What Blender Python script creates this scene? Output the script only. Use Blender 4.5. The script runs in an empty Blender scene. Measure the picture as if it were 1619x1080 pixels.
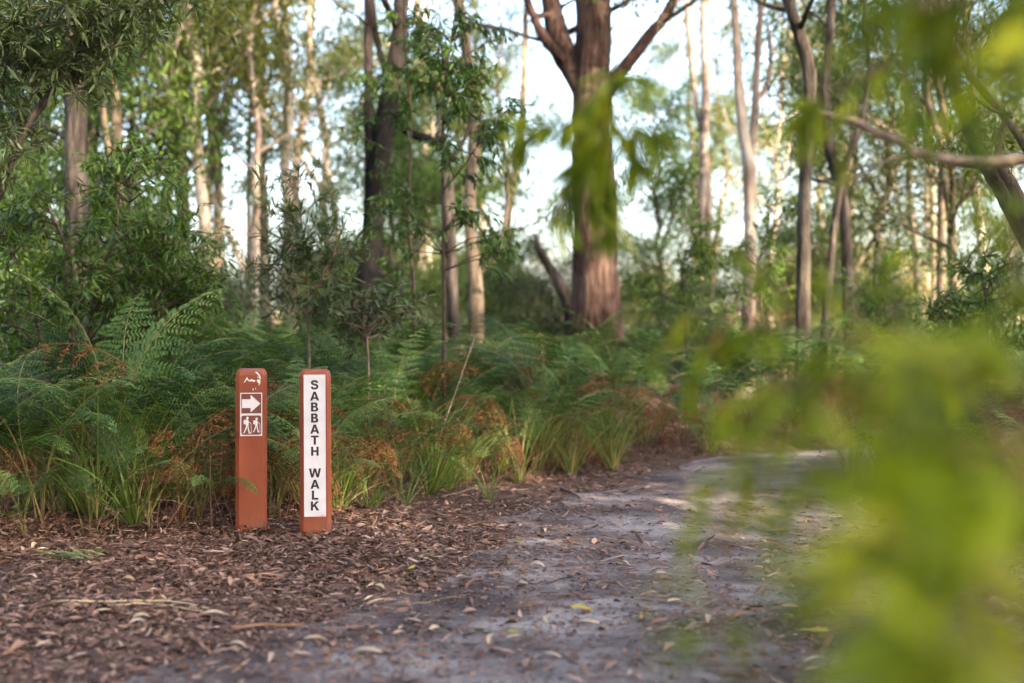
import bpy, math, random
import numpy as np
from mathutils import Vector, Matrix

# ------------------------------------------------------------------ camera, sky, sun, exposure
SC = bpy.context.scene
COL = SC.collection
R = math.radians
FPX, CX, HY, CZ = 2248.6, 809.5, 490.0, 1.17      # focal length in photo pixels, centre, horizon row, eye height

cam_d = bpy.data.cameras.new('camera')
cam = bpy.data.objects.new('camera', cam_d); COL.objects.link(cam)
cam.location = (0, 0, CZ); cam.rotation_euler = (R(90), 0, 0)
cam_d.lens = 50; cam_d.sensor_width = 36; cam_d.shift_y = -50 / 1619
cam_d.clip_start = 0.02; cam_d.clip_end = 2000
cam_d.dof.use_dof = True; cam_d.dof.focus_distance = 7.22; cam_d.dof.aperture_fstop = 1.4
SC.camera = cam

SUN_AZ, SUN_EL = R(136), R(30)                      # azimuth clockwise from +Y: behind the camera, to the right
w = bpy.data.worlds.new('World'); SC.world = w; w.use_nodes = True
nt = w.node_tree; bg = nt.nodes['Background']
sky = nt.nodes.new('ShaderNodeTexSky'); sky.sky_type = 'NISHITA'; sky.sun_disc = False
sky.sun_elevation = SUN_EL; sky.sun_rotation = SUN_AZ
sky.air_density = 0.8; sky.dust_density = 4.0; sky.ozone_density = 0.3
nt.links.new(sky.outputs[0], bg.inputs[0]); bg.inputs[1].default_value = 0.15
sun_d = bpy.data.lights.new('sun', 'SUN'); sun_d.energy = 5.0; sun_d.angle = R(0.53); sun_d.color = (1, 0.83, 0.62)
sun = bpy.data.objects.new('sun', sun_d); COL.objects.link(sun)
SD = Vector((math.sin(SUN_AZ) * math.cos(SUN_EL), math.cos(SUN_AZ) * math.cos(SUN_EL), math.sin(SUN_EL)))
sun.rotation_euler = SD.to_track_quat('Z', 'Y').to_euler(); sun.location = SD * 60
SC.view_settings.view_transform = 'Standard'; SC.view_settings.look = 'None'
SC.view_settings.exposure = 3.2; SC.view_settings.gamma = 1.0
SC.cycles.use_denoising = True
SC.cycles.max_bounces = 5; SC.cycles.diffuse_bounces = 3; SC.cycles.glossy_bounces = 2
SC.cycles.transmission_bounces = 3; SC.cycles.transparent_max_bounces = 4
SC.cycles.sample_clamp_indirect = 6

rng = np.random.default_rng(11)
random.seed(11)

# ------------------------------------------------------------------ helpers
def at(px, py, d):
    return np.array([(px - CX) / FPX * d, d, CZ + (HY - py) / FPX * d])

def unit(a):
    a = np.asarray(a, float)
    return a / np.maximum(np.linalg.norm(a, axis=-1, keepdims=True), 1e-9)

class MB:
    """collects vertices and faces of mixed arity, with a random value per vertex and a material slot per face"""
    def __init__(s): s.v = []; s.n = 0; s.f = []; s.r = []
    def add(s, v, groups, r=None, m=0):
        v = np.asarray(v, float).reshape(-1, 3); k = len(v)
        s.v.append(v)
        s.r.append(np.full(k, 0.5) if r is None else np.broadcast_to(np.asarray(r, float).reshape(-1), (k,)))
        for g in (groups if isinstance(groups, list) else [groups]):
            s.f.append((np.asarray(g, int) + s.n, m))
        s.n += k
        return s
    def merge(s, o, mat=None):
        """append another MB, optionally transformed by a 4x4 numpy matrix"""
        v = np.concatenate(o.v)
        if mat is not None: v = v @ mat[:3, :3].T + mat[:3, 3]
        s.v.append(v); s.r.append(np.concatenate(o.r))
        for g, m in o.f: s.f.append((g + s.n, m))
        s.n += len(v)
    def mesh(s, name, mats, smooth=False):
        me = bpy.data.meshes.new(name)
        v = np.concatenate(s.v); r = np.concatenate(s.r)
        me.vertices.add(len(v)); me.vertices.foreach_set('co', v.astype(np.float32).ravel())
        loops = np.concatenate([g.ravel() for g, m in s.f])
        tot = np.concatenate([np.full(len(g), g.shape[1]) for g, m in s.f])
        mi = np.concatenate([np.full(len(g), m) for g, m in s.f])
        me.loops.add(len(loops)); me.loops.foreach_set('vertex_index', loops.astype(np.int32))
        me.polygons.add(len(tot))
        st = np.concatenate([[0], np.cumsum(tot)[:-1]])
        me.polygons.foreach_set('loop_start', st.astype(np.int32))
        me.polygons.foreach_set('loop_total', tot.astype(np.int32))
        me.polygons.foreach_set('material_index', mi.astype(np.int32))
        a = me.attributes.new('rnd', 'FLOAT', 'POINT'); a.data.foreach_set('value', r.astype(np.float32))
        me.polygons.foreach_set('use_smooth', np.full(len(tot), smooth))
        for m in (mats if isinstance(mats, (list, tuple)) else [mats]): me.materials.append(m)
        me.update(calc_edges=True); me.validate()
        return me

def link(name, data, parent=None, loc=None):
    o = bpy.data.objects.new(name, data); COL.objects.link(o)
    if parent is not None: o.parent = parent
    if loc is not None: o.location = loc
    return o
def tag(o, label, cat, group=None, kind=None):
    o['label'] = label; o['category'] = cat
    if group: o['group'] = group
    if kind: o['kind'] = kind
    return o
def thing(name, label, cat, loc=(0, 0, 0), rz=0.0, group=None, scale=1.0):
    o = link(name, None, None, loc); o.empty_display_size = 0.1
    o.rotation_euler = (0, 0, rz); o.scale = (scale,) * 3
    return tag(o, label, cat, group)
def dup(root, loc, rz=0.0, scale=1.0, label=None, group=None, tilt=(0, 0)):
    r = root.copy(); COL.objects.link(r)
    r.location = loc; r.rotation_euler = (tilt[0], tilt[1], rz); r.scale = (scale,) * 3
    if label: r['label'] = label
    if group: r['group'] = group
    for ch in root.children:
        c = ch.copy(); COL.objects.link(c); c.parent = r
        for g in ch.children:
            d = g.copy(); COL.objects.link(d); d.parent = c
    return r

def catmull(P, n):
    P = np.asarray(P, float)
    Q = np.vstack([2 * P[0] - P[1], P, 2 * P[-1] - P[-2]])
    ts = np.linspace(0, len(P) - 1 - 1e-6, n); i = ts.astype(int); t = (ts - i)[:, None]
    a, b, c, d = Q[i], Q[i + 1], Q[i + 2], Q[i + 3]
    return 0.5 * (2 * b + (c - a) * t + (2 * a - 5 * b + 4 * c - d) * t**2 + (3 * b - 3 * c + d - a) * t**3)

def tube(mb, P, rad, segs=8, m=0, rough=0.0, r=None, cap=True):
    P = np.asarray(P, float); n = len(P); rad = np.broadcast_to(np.asarray(rad, float), (n,))
    T = unit(np.gradient(P, axis=0))
    ref = np.array([0.0, 1.0, 0.0]) if abs(T[:, 1]).mean() < 0.8 else np.array([1.0, 0, 0])
    A = unit(np.cross(T, ref)); B = np.cross(T, A)
    th = np.arange(segs) / segs * 2 * math.pi
    rr = rad[:, None] * np.ones(segs)
    if rough:
        k = rng.uniform(0, 6.28, 6); zz = np.arange(n)[:, None]
        rr = rr * (1 + rough * (0.5 * np.sin(3 * th + k[0] + zz * .25) + 0.4 * np.sin(5 * th + k[1] - zz * .31)
                   + 0.35 * np.sin(8 * th + k[2] + zz * .12) + rng.normal(0, .35, (n, segs))))
    V = P[:, None] + rr[..., None] * (np.cos(th)[:, None] * A[:, None] + np.sin(th)[:, None] * B[:, None])
    i, j = np.meshgrid(np.arange(n - 1), np.arange(segs), indexing='ij')
    jn = (j + 1) % segs
    F = np.stack([i * segs + j, i * segs + jn, (i + 1) * segs + jn, (i + 1) * segs + j], -1).reshape(-1, 4)
    g = [F]
    if cap: g += [np.arange(segs)[None, ::-1], (np.arange(segs) + (n - 1) * segs)[None]]
    mb.add(V, g, r, m)

def kites(mb, pos, d, nrm, L, W, r=None, m=0, fold=0.12, bend=0.0):
    """small leaves: 4-vertex pointed blades, folded along nothing but bent at the tip"""
    n = len(pos); d = unit(d); s = unit(np.cross(d, nrm)); u = np.cross(s, d)
    L = np.broadcast_to(L, (n,))[:, None]; W = np.broadcast_to(W, (n,))[:, None]
    mid = pos + d * L * 0.42 + u * L * fold * 0.5
    tip = pos + d * L - u * L * bend
    V = np.stack([pos, mid + s * W * .5, tip, mid - s * W * .5], 1)
    F = (np.arange(n)[:, None] * 4 + np.arange(4)[None])
    mb.add(V, F, None if r is None else np.repeat(r, 4), m)

def blades6(mb, pos, d, nrm, L, W, r=None, m=0, curl=0.15):
    """larger leaves: six vertices, three faces, curved along the length"""
    n = len(pos); d = unit(d); s = unit(np.cross(d, nrm)); u = np.cross(s, d)
    L = np.broadcast_to(L, (n,))[:, None]; W = np.broadcast_to(W, (n,))[:, None]; curl = np.broadcast_to(curl, (n,))[:, None]
    a = pos + d * L * .3 + u * L * curl * .7; b = pos + d * L * .66 + u * L * curl * .6
    tip = pos + d * L - u * L * curl * .4
    V = np.stack([pos, a + s * W * .46, a - s * W * .46, b + s * W * .40, b - s * W * .40, tip], 1)
    k = np.arange(n)[:, None] * 6
    mb.add(V, [k + np.array([[0, 1, 2]]), k + np.array([[2, 1, 3, 4]]), k + np.array([[4, 3, 5]])],
           None if r is None else np.repeat(r, 6), m)

def rdir(n, zb=0.0):
    v = rng.normal(0, 1, (n, 3)); v[:, 2] += zb
    return unit(v)

# ------------------------------------------------------------------ materials
def newmat(name):
    m = bpy.data.materials.new(name); m.use_nodes = True
    t = m.node_tree; t.nodes.clear()
    out = t.nodes.new('ShaderNodeOutputMaterial')
    return m, t, out
def N(t, typ, **kw):
    n = t.nodes.new(typ)
    for k, v in kw.items(): setattr(n, k, v)
    return n
def ramp(t, src, stops):
    c = N(t, 'ShaderNodeValToRGB'); e = c.color_ramp.elements
    while len(e) < len(stops): e.new(0.5)
    for el, (p, col) in zip(e, stops): el.position = p; el.color = (*col, 1)
    t.links.new(src, c.inputs[0]); return c.outputs[0]

def leafmat(name, cols, transl=0.35, rough=0.5, spec=0.22, ow=.35):
    m, t, out = newmat(name)
    at_ = N(t, 'ShaderNodeAttribute', attribute_name='rnd')
    oi = N(t, 'ShaderNodeObjectInfo')
    ad = N(t, 'ShaderNodeMath', operation='MULTIPLY_ADD'); ad.inputs[1].default_value = ow; 
    t.links.new(oi.outputs['Random'], ad.inputs[0])
    sc = N(t, 'ShaderNodeMath', operation='MULTIPLY'); sc.inputs[1].default_value = 1 - ow
    t.links.new(at_.outputs['Fac'], sc.inputs[0]); t.links.new(sc.outputs[0], ad.inputs[2])
    k = len(cols); c = ramp(t, ad.outputs[0], [(i / (k - 1), q) for i, q in enumerate(cols)])
    p = N(t, 'ShaderNodeBsdfPrincipled'); p.inputs['Roughness'].default_value = rough
    p.inputs['Specular IOR Level'].default_value = spec
    t.links.new(c, p.inputs['Base Color'])
    if transl > 0:
        tr = N(t, 'ShaderNodeBsdfTranslucent'); g = N(t, 'ShaderNodeMixRGB', blend_type='MULTIPLY')
        g.inputs[0].default_value = 1; g.inputs[2].default_value = (1.5, 1.45, .5, 1)
        t.links.new(c, g.inputs[1]); t.links.new(g.outputs[0], tr.inputs[0])
        mx = N(t, 'ShaderNodeMixShader'); mx.inputs[0].default_value = transl
        t.links.new(p.outputs[0], mx.inputs[1]); t.links.new(tr.outputs[0], mx.inputs[2])
        t.links.new(mx.outputs[0], out.inputs[0])
    else: t.links.new(p.outputs[0], out.inputs[0])
    return m

def barkmat(name, c0, c1, c2, stretch=6.0, scale=9.0, bump=0.6, patch=None):
    """furrowed bark; patch=(colour, z low, z high) lays an irregular zone over a height range (char, bare wood)"""
    m, t, out = newmat(name)
    tc = N(t, 'ShaderNodeTexCoord'); mp = N(t, 'ShaderNodeMapping'); mp.inputs['Scale'].default_value = (stretch, stretch, 1)
    t.links.new(tc.outputs['Object'], mp.inputs[0])
    n1 = N(t, 'ShaderNodeTexNoise'); n1.inputs['Scale'].default_value = scale * .3; n1.inputs['Detail'].default_value = 7; n1.inputs['Roughness'].default_value = .65
    t.links.new(mp.outputs[0], n1.inputs[0])
    n2 = N(t, 'ShaderNodeTexNoise'); n2.inputs['Scale'].default_value = 1.7; n2.inputs['Detail'].default_value = 4
    t.links.new(tc.outputs['Object'], n2.inputs[0])
    ad = N(t, 'ShaderNodeMath', operation='MULTIPLY_ADD'); ad.inputs[1].default_value = .5; 
    hv = N(t, 'ShaderNodeMath', operation='MULTIPLY'); hv.inputs[1].default_value = .5
    t.links.new(n1.outputs[0], hv.inputs[0]); t.links.new(n2.outputs[0], ad.inputs[0]); t.links.new(hv.outputs[0], ad.inputs[2])
    c = ramp(t, ad.outputs[0], [(.40, c0), (.5, c1), (.60, c2)])
    if patch:
        col, z0, z1 = patch
        sx = N(t, 'ShaderNodeSeparateXYZ'); t.links.new(tc.outputs['Object'], sx.inputs[0])
        w1 = N(t, 'ShaderNodeMath', operation='MULTIPLY_ADD'); w1.inputs[1].default_value = 1.6
        t.links.new(n2.outputs[0], w1.inputs[0]); t.links.new(sx.outputs[2], w1.inputs[2])
        a = N(t, 'ShaderNodeMapRange'); a.inputs[1].default_value = z0 + .6; a.inputs[2].default_value = z0 + .9
        b = N(t, 'ShaderNodeMapRange'); b.inputs[1].default_value = z1 + .75; b.inputs[2].default_value = z1 + 1.0
        b.inputs[3].default_value = 1; b.inputs[4].default_value = 0
        t.links.new(w1.outputs[0], a.inputs[0]); t.links.new(w1.outputs[0], b.inputs[0])
        mu = N(t, 'ShaderNodeMath', operation='MULTIPLY'); t.links.new(a.outputs[0], mu.inputs[0]); t.links.new(b.outputs[0], mu.inputs[1])
        mx = N(t, 'ShaderNodeMixRGB'); mx.inputs[2].default_value = (*col, 1)
        t.links.new(mu.outputs[0], mx.inputs[0]); t.links.new(c, mx.inputs[1]); c = mx.outputs[0]
    p = N(t, 'ShaderNodeBsdfPrincipled'); p.inputs['Roughness'].default_value = .9; p.inputs['Specular IOR Level'].default_value = .15
    bp = N(t, 'ShaderNodeBump'); bp.inputs['Strength'].default_value = bump; bp.inputs['Distance'].default_value = .07
    t.links.new(n1.outputs[0], bp.inputs['Height']); t.links.new(bp.outputs[0], p.inputs['Normal'])
    t.links.new(c, p.inputs['Base Color']); t.links.new(p.outputs[0], out.inputs[0])
    return m

def plain(name, col, rough=.6, noise=0.0, nscale=30, spec=.3, col2=None, bump=0.0):
    m, t, out = newmat(name)
    p = N(t, 'ShaderNodeBsdfPrincipled'); p.inputs['Roughness'].default_value = rough; p.inputs['Specular IOR Level'].default_value = spec
    tc = N(t, 'ShaderNodeTexCoord'); n = N(t, 'ShaderNodeTexNoise'); n.inputs['Scale'].default_value = nscale; n.inputs['Detail'].default_value = 6
    t.links.new(tc.outputs['Object'], n.inputs[0])
    c2 = col2 or tuple(x * (1 - noise) for x in col)
    c = ramp(t, n.outputs[0], [(.38, c2), (.6, col)])
    t.links.new(c, p.inputs['Base Color'])
    if bump:
        bp = N(t, 'ShaderNodeBump'); bp.inputs['Strength'].default_value = bump; bp.inputs['Distance'].default_value = .004
        t.links.new(n.outputs[0], bp.inputs['Height']); t.links.new(bp.outputs[0], p.inputs['Normal'])
    t.links.new(p.outputs[0], out.inputs[0]); return m

M = {}
M['gum'] = leafmat('gum leaf', [(.014, .026, .009), (.034, .052, .014), (.068, .086, .019), (.125, .125, .026)], .24)
M['gum2'] = leafmat('yellow green leaf', [(.030, .042, .008), (.075, .090, .013), (.155, .150, .019)], .32)
M['grey_leaf'] = leafmat('grey green leaf', [(.018, .030, .016), (.042, .060, .030), (.085, .105, .045)], .2)
M['shrub'] = leafmat('shrub leaf', [(.014, .036, .006), (.036, .076, .012), (.072, .120, .019), (.135, .18, .028)], .28, .42)
M['banksia'] = leafmat('stiff narrow leaf', [(.030, .050, .022), (.055, .078, .032), (.095, .115, .045)], .25, .4)
M['near_leaf'] = leafmat('fresh leaf', [(.030, .055, .005), (.10, .15, .009), (.21, .26, .012), (.36, .36, .018)], .45, .5, .2, .7)
M['near_old'] = leafmat('yellowing leaf', [(.20, .12, .015), (.28, .17, .02)], .4, .4)
M['fern'] = leafmat('bracken', [(.008, .022, .008), (.024, .058, .017), (.058, .115, .030), (.15, .21, .05)], .25, .55, .2, .62)
M['fern_stalk'] = plain('bracken stalk', (.14, .12, .04), .6, .5, 20)
M['dead_fern'] = leafmat('dead bracken', [(.085, .038, .018), (.14, .062, .028), (.20, .105, .05)], .2, .8, .1)
M['grass'] = leafmat('grass blade', [(.055, .105, .022), (.095, .160, .030), (.15, .20, .045)], .35, .45)
M['dry_leaf'] = leafmat('dry tan leaf', [(.08, .07, .03), (.16, .13, .06), (.28, .21, .10)], .3, .7, .1)
M['dry_grass'] = leafmat('dry grass blade', [(.20, .135, .065), (.32, .24, .12), (.40, .31, .17)], .25, .7, .1)
M['litter'] = leafmat('fallen leaves', [(.034, .016, .011), (.092, .047, .032), (.165, .094, .066), (.26, .165, .122), (.42, .30, .235)], .08, .65, .25, .1)
M['pale_litter'] = leafmat('pale fallen leaf', [(.30, .22, .15), (.42, .34, .25)], .1, .7, .2)
M['yellow_litter'] = leafmat('yellowed fallen leaf', [(.25, .23, .04), (.34, .30, .06)], .2, .6, .3)
M['twig'] = plain('twig bark', (.17, .12, .09), .9, .5, 12)
M['dark_twig'] = plain('dark twig bark', (.07, .045, .035), .9, .5, 12)
M['straw'] = plain('dry straw', (.45, .34, .20), .8, .35, 12)
M['bark_strip'] = plain('peeled bark', (.26, .14, .085), .85, .5, 8)
M['bark'] = barkmat('brown bark', (.016, .012, .010), (.048, .038, .031), (.130, .105, .086))
M['bark_red'] = barkmat('stringy red bark', (.018, .010, .008), (.062, .037, .029), (.15, .095, .075), 9, 8, 1.0)
M['bark_pale'] = barkmat('pale smooth bark', (.16, .11, .085), (.30, .235, .19), (.46, .40, .34), 1.6, 4, .25)
M['bark_tan'] = barkmat('tan bark', (.036, .027, .020), (.105, .080, .058), (.26, .20, .145), 4, 7, .8)
M['bark_char'] = barkmat('charred bark', (.030, .022, .018), (.075, .055, .046), (.15, .115, .098), 6, 9, .8, ((.006, .005, .005), .05, 3.0))

# ------------------------------------------------------------------ ground
VY = [0, 5.6, 6.4, 6.9, 7.25, 7.7, 9.2, 10.3, 11.4, 12, 12.4, 13, 15, 20, 30]
VX = [-4.4, -4.0, -3.3, -2.5, -1.62, -1.0, -.42, .32, 1.2, 2.2, 3.4, 5.2, 9, 17, 30]
RY = [0, 2.5, 4.4, 7.3, 8.8, 9.7, 10.4, 11, 12, 15, 20, 30]
RX = [.45, .95, 1.9, 2.55, 2.3, 2.5, 3.4, 4.8, 7, 13, 21, 34]
def vx(y): return np.interp(y, VY, VX)
def rx(y): return np.interp(y, RY, RX)
def gh(x, y):
    x = np.asarray(x, float); y = np.asarray(y, float)
    h = .022 * np.sin(.9 * x + .35 * y + .4) + .018 * np.sin(1.6 * y - 1.1 * x + 1) + .010 * np.sin(3.1 * x + 2.3 * y)
    off = np.maximum(np.maximum(vx(y) - x, x - rx(y)), 0)
    bank = .07 * (1 - np.exp(-off / .5)) + .012 * np.minimum(off, 12)
    fade = np.clip((45 - np.hypot(x, y - 10)) / 25, 0, 1)
    return (h + bank) * fade
def gz(x, y): return float(gh(x, y))

def groundmat():
    m, t, out = newmat('forest floor')
    tc = N(t, 'ShaderNodeTexCoord')
    n1 = N(t, 'ShaderNodeTexNoise'); n1.inputs['Scale'].default_value = 9; n1.inputs['Detail'].default_value = 9; n1.inputs['Roughness'].default_value = .7
    n2 = N(t, 'ShaderNodeTexNoise'); n2.inputs['Scale'].default_value = .35; n2.inputs['Detail'].default_value = 5
    for n in (n1, n2): t.links.new(tc.outputs['Object'], n.inputs[0])
    a = ramp(t, n1.outputs[0], [(.35, (.030, .020, .016)), (.52, (.075, .047, .036)), (.70, (.15, .10, .075))])
    b = ramp(t, n1.outputs[0], [(.35, (.10, .085, .03)), (.55, (.22, .17, .075)), (.70, (.34, .26, .13))])
    # dry grass takes over far out in the open
    sx = N(t, 'ShaderNodeSeparateXYZ'); t.links.new(tc.outputs['Object'], sx.inputs[0])
    far = N(t, 'ShaderNodeMapRange'); far.inputs[1].default_value = 22; far.inputs[2].default_value = 34
    t.links.new(sx.outputs[1], far.inputs[0])
    nn = ramp(t, n2.outputs[0], [(.42, (0, 0, 0)), (.56, (1, 1, 1))])
    mu = N(t, 'ShaderNodeMath', operation='MULTIPLY'); t.links.new(far.outputs[0], mu.inputs[0]); t.links.new(nn, mu.inputs[1])
    mx = N(t, 'ShaderNodeMixRGB'); t.links.new(mu.outputs[0], mx.inputs[0]); t.links.new(a, mx.inputs[1]); t.links.new(b, mx.inputs[2])
    p = N(t, 'ShaderNodeBsdfPrincipled'); p.inputs['Roughness'].default_value = .95; p.inputs['Specular IOR Level'].default_value = .1
    bp = N(t, 'ShaderNodeBump'); bp.inputs['Strength'].default_value = .8; bp.inputs['Distance'].default_value = .02
    t.links.new(n1.outputs[0], bp.inputs['Height']); t.links.new(bp.outputs[0], p.inputs['Normal'])
    t.links.new(mx.outputs[0], p.inputs['Base Color']); t.links.new(p.outputs[0], out.inputs[0]); return m
def sandmat():
    m, t, out = newmat('grey sand path')
    tc = N(t, 'ShaderNodeTexCoord')
    n1 = N(t, 'ShaderNodeTexNoise'); n1.inputs['Scale'].default_value = 1.5; n1.inputs['Detail'].default_value = 8; n1.inputs['Roughness'].default_value = .62
    n2 = N(t, 'ShaderNodeTexNoise'); n2.inputs['Scale'].default_value = 45; n2.inputs['Detail'].default_value = 8; n2.inputs['Roughness'].default_value = .75
    for n in (n1, n2): t.links.new(tc.outputs['Object'], n.inputs[0])
    a = ramp(t, n1.outputs[0], [(.38, (.062, .047, .045)), (.50, (.150, .125, .120)), (.62, (.29, .255, .24))])
    b = ramp(t, n2.outputs[0], [(.34, (.35, .33, .33)), (.52, (1, 1, 1)), (.72, (1.25, 1.22, 1.2))])
    mx = N(t, 'ShaderNodeMixRGB', blend_type='MULTIPLY'); mx.inputs[0].default_value = .85
    t.links.new(a, mx.inputs[1]); t.links.new(b, mx.inputs[2])
    p = N(t, 'ShaderNodeBsdfPrincipled'); p.inputs['Roughness'].default_value = .92; p.inputs['Specular IOR Level'].default_value = .15
    bp = N(t, 'ShaderNodeBump'); bp.inputs['Strength'].default_value = .9; bp.inputs['Distance'].default_value = .015
    t.links.new(n2.outputs[0], bp.inputs['Height']); t.links.new(bp.outputs[0], p.inputs['Normal'])
    t.links.new(mx.outputs[0], p.inputs['Base Color']); t.links.new(p.outputs[0], out.inputs[0]); return m

def grid(mb, xs, ys, zf, r=None):
    X, Y = np.meshgrid(xs, ys, indexing='ij'); V = np.stack([X, Y, zf(X, Y)], -1)
    i, j = np.meshgrid(np.arange(len(xs) - 1), np.arange(len(ys) - 1), indexing='ij'); k = len(ys)
    mb.add(V, np.stack([i * k + j, (i + 1) * k + j, (i + 1) * k + j + 1, i * k + j + 1], -1).reshape(-1, 4), r)
mb = MB()
ax = np.concatenate([-np.geomspace(900, 9, 22), np.linspace(-8.5, 8.5, 110), np.geomspace(9, 900, 22)])
ay = np.concatenate([-np.geomspace(900, 6, 22), np.linspace(-5, 18, 140), np.geomspace(18.5, 900, 40)])
grid(mb, ax, ay, gh)
g = link('ground', mb.mesh('ground', groundmat(), True)); g['kind'] = 'structure'
# the trodden path, an uneven sheet of grey sand a few millimetres above the forest floor
PY = np.linspace(-3, 27, 220)
pl = np.interp(PY, [-3, 3.5, 4.45, 5.4, 7.3, 9.1, 11.4, 12, 12.4, 13, 15, 20, 30], [-1.6, -1.5, -1.2, -.62, -.1, .4, 1.5, 2.45, 3.6, 5.4, 9.2, 17.2, 30.2])
pr = np.interp(PY, [-3, 0, 2.5, 4.4, 7.3, 9, 9.7, 10.4, 11, 12, 15, 20, 30], [.6, .7, 1.1, 1.75, 2.15, 2.05, 2.35, 3.2, 4.6, 6.8, 12.8, 20.8, 33.8])
wob = lambda a, s: .10 * np.sin(2.1 * PY + a) + .06 * np.sin(5.3 * PY + 2 * a) + .04 * np.sin(11.7 * PY + s)
pl = pl + wob(.3, 1); pr = pr + wob(2.2, 4)
mb = MB(); U = np.linspace(0, 1, 28)
X = pl[:, None] + (pr - pl)[:, None] * U; Y = np.repeat(PY[:, None], 28, 1)
Z = gh(X, Y) + .006 - .012 * (np.minimum(U, 1 - U) < .01)
i, j = np.meshgrid(np.arange(219), np.arange(27), indexing='ij')
mb.add(np.stack([X, Y, Z], -1), np.stack([i * 28 + j, i * 28 + j + 1, (i + 1) * 28 + j + 1, (i + 1) * 28 + j], -1).reshape(-1, 4))
g = link('path', mb.mesh('path', sandmat(), True)); g['kind'] = 'structure'

# ------------------------------------------------------------------ sign posts
def postmat():
    m, t, out = newmat('terracotta painted post')
    tc = N(t, 'ShaderNodeTexCoord')
    n1 = N(t, 'ShaderNodeTexNoise'); n1.inputs['Scale'].default_value = 6; n1.inputs['Detail'].default_value = 7
    n2 = N(t, 'ShaderNodeTexNoise'); n2.inputs['Scale'].default_value = 60; n2.inputs['Detail'].default_value = 6
    mp = N(t, 'ShaderNodeMapping'); mp.inputs['Scale'].default_value = (1, 1, .35)
    t.links.new(tc.outputs['Object'], mp.inputs[0])
    for n in (n1, n2): t.links.new(mp.outputs[0], n.inputs[0])
    a = ramp(t, n1.outputs[0], [(.3, (.135, .027, .010)), (.55, (.180, .041, .016)), (.75, (.215, .055, .025))])
    sx = N(t, 'ShaderNodeSeparateXYZ'); t.links.new(tc.outputs['Object'], sx.inputs[0])
    # mud splashed on the foot, breaking up with height
    lo = N(t, 'ShaderNodeMapRange'); lo.inputs[1].default_value = .02; lo.inputs[2].default_value = .26; lo.inputs[3].default_value = .62; lo.inputs[4].default_value = .30
    t.links.new(sx.outputs[2], lo.inputs[0])
    lt = N(t, 'ShaderNodeMath', operation='LESS_THAN'); t.links.new(n2.outputs[0], lt.inputs[0])
    sb = N(t, 'ShaderNodeMath', operation='SUBTRACT'); sb.inputs[1].default_value = .06
    t.links.new(lo.outputs[0], sb.inputs[0]); t.links.new(sb.outputs[0], lt.inputs[1])
    k = N(t, 'ShaderNodeMath', operation='MULTIPLY'); k.inputs[1].default_value = .55; t.links.new(lt.outputs[0], k.inputs[0])
    mx = N(t, 'ShaderNodeMixRGB'); mx.inputs[2].default_value = (.10, .055, .04, 1)
    t.links.new(k.outputs[0], mx.inputs[0]); t.links.new(a, mx.inputs[1])
    p = N(t, 'ShaderNodeBsdfPrincipled'); p.inputs['Roughness'].default_value = .5; p.inputs['Specular IOR Level'].default_value = .35
    bp = N(t, 'ShaderNodeBump'); bp.inputs['Strength'].default_value = .25; bp.inputs['Distance'].default_value = .003
    t.links.new(n2.outputs[0], bp.inputs['Height']); t.links.new(bp.outputs[0], p.inputs['Normal'])
    t.links.new(mx.outputs[0], p.inputs['Base Color']); t.links.new(p.outputs[0], out.inputs[0]); return m
M['post'] = postmat()
M['sticker_white'] = plain('white sign film', (.50, .495, .525), .5, .10, 14)
M['sticker_brown'] = plain('brown sign film', (.13, .040, .026), .45, .2, 20)
M['ink'] = plain('black lettering', (.012, .012, .016), .5, .1, 20)
M['residue'] = plain('torn sticker paper', (.60, .56, .54), .8, .25, 60)

PW, PD, PH, CH = .156, .11, .86, .019
def post_mesh():
    # octagonal section (chamfered arrises) with a chamfered, slightly rounded top, sunk 25 cm into the ground
    a, b = PW / 2, PD / 2
    sec = np.array([(-a + CH, -b), (a - CH, -b), (a, -b + CH * .7), (a, b - CH * .7), (a - CH, b), (-a + CH, b), (-a, b - CH * .7), (-a, -b + CH * .7)])
    levels = [(-.25, 1, 1), (0.0, 1, 1), (.3, 1, 1), (PH - .030, 1, 1), (PH - .012, .91, .93), (PH - .003, .81, .84), (PH, .76, .80)]
    V = np.concatenate([np.c_[sec * [sx, sy], np.full(8, z)] for z, sx, sy in levels])
    F = [(i * 8 + j, i * 8 + (j + 1) % 8, (i + 1) * 8 + (j + 1) % 8, (i + 1) * 8 + j) for i in range(len(levels) - 1) for j in range(8)]
    mb = MB(); mb.add(V, [np.array(F), np.arange(8)[None, ::-1], (np.arange(8) + 8 * (len(levels) - 1))[None]])
    return mb.mesh('post_body', M['post'])
def slab(outline, y0, thick, z0=0.0, x0=0.0):
    """flat shape on the post's front face: outline in (x, z), y0 its back, thick towards the viewer"""
    o = np.asarray(outline, float); n = len(o)
    V = np.concatenate([np.c_[o[:, 0] + x0, np.full(n, y0), o[:, 1] + z0], np.c_[o[:, 0] + x0, np.full(n, y0 - thick), o[:, 1] + z0]])
    k = np.arange(n); kn = (k + 1) % n
    mb = MB(); mb.add(V, [np.stack([k, kn, kn + n, k + n], -1), k[None, ::-1], (k + n)[None]])
    return mb
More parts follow.
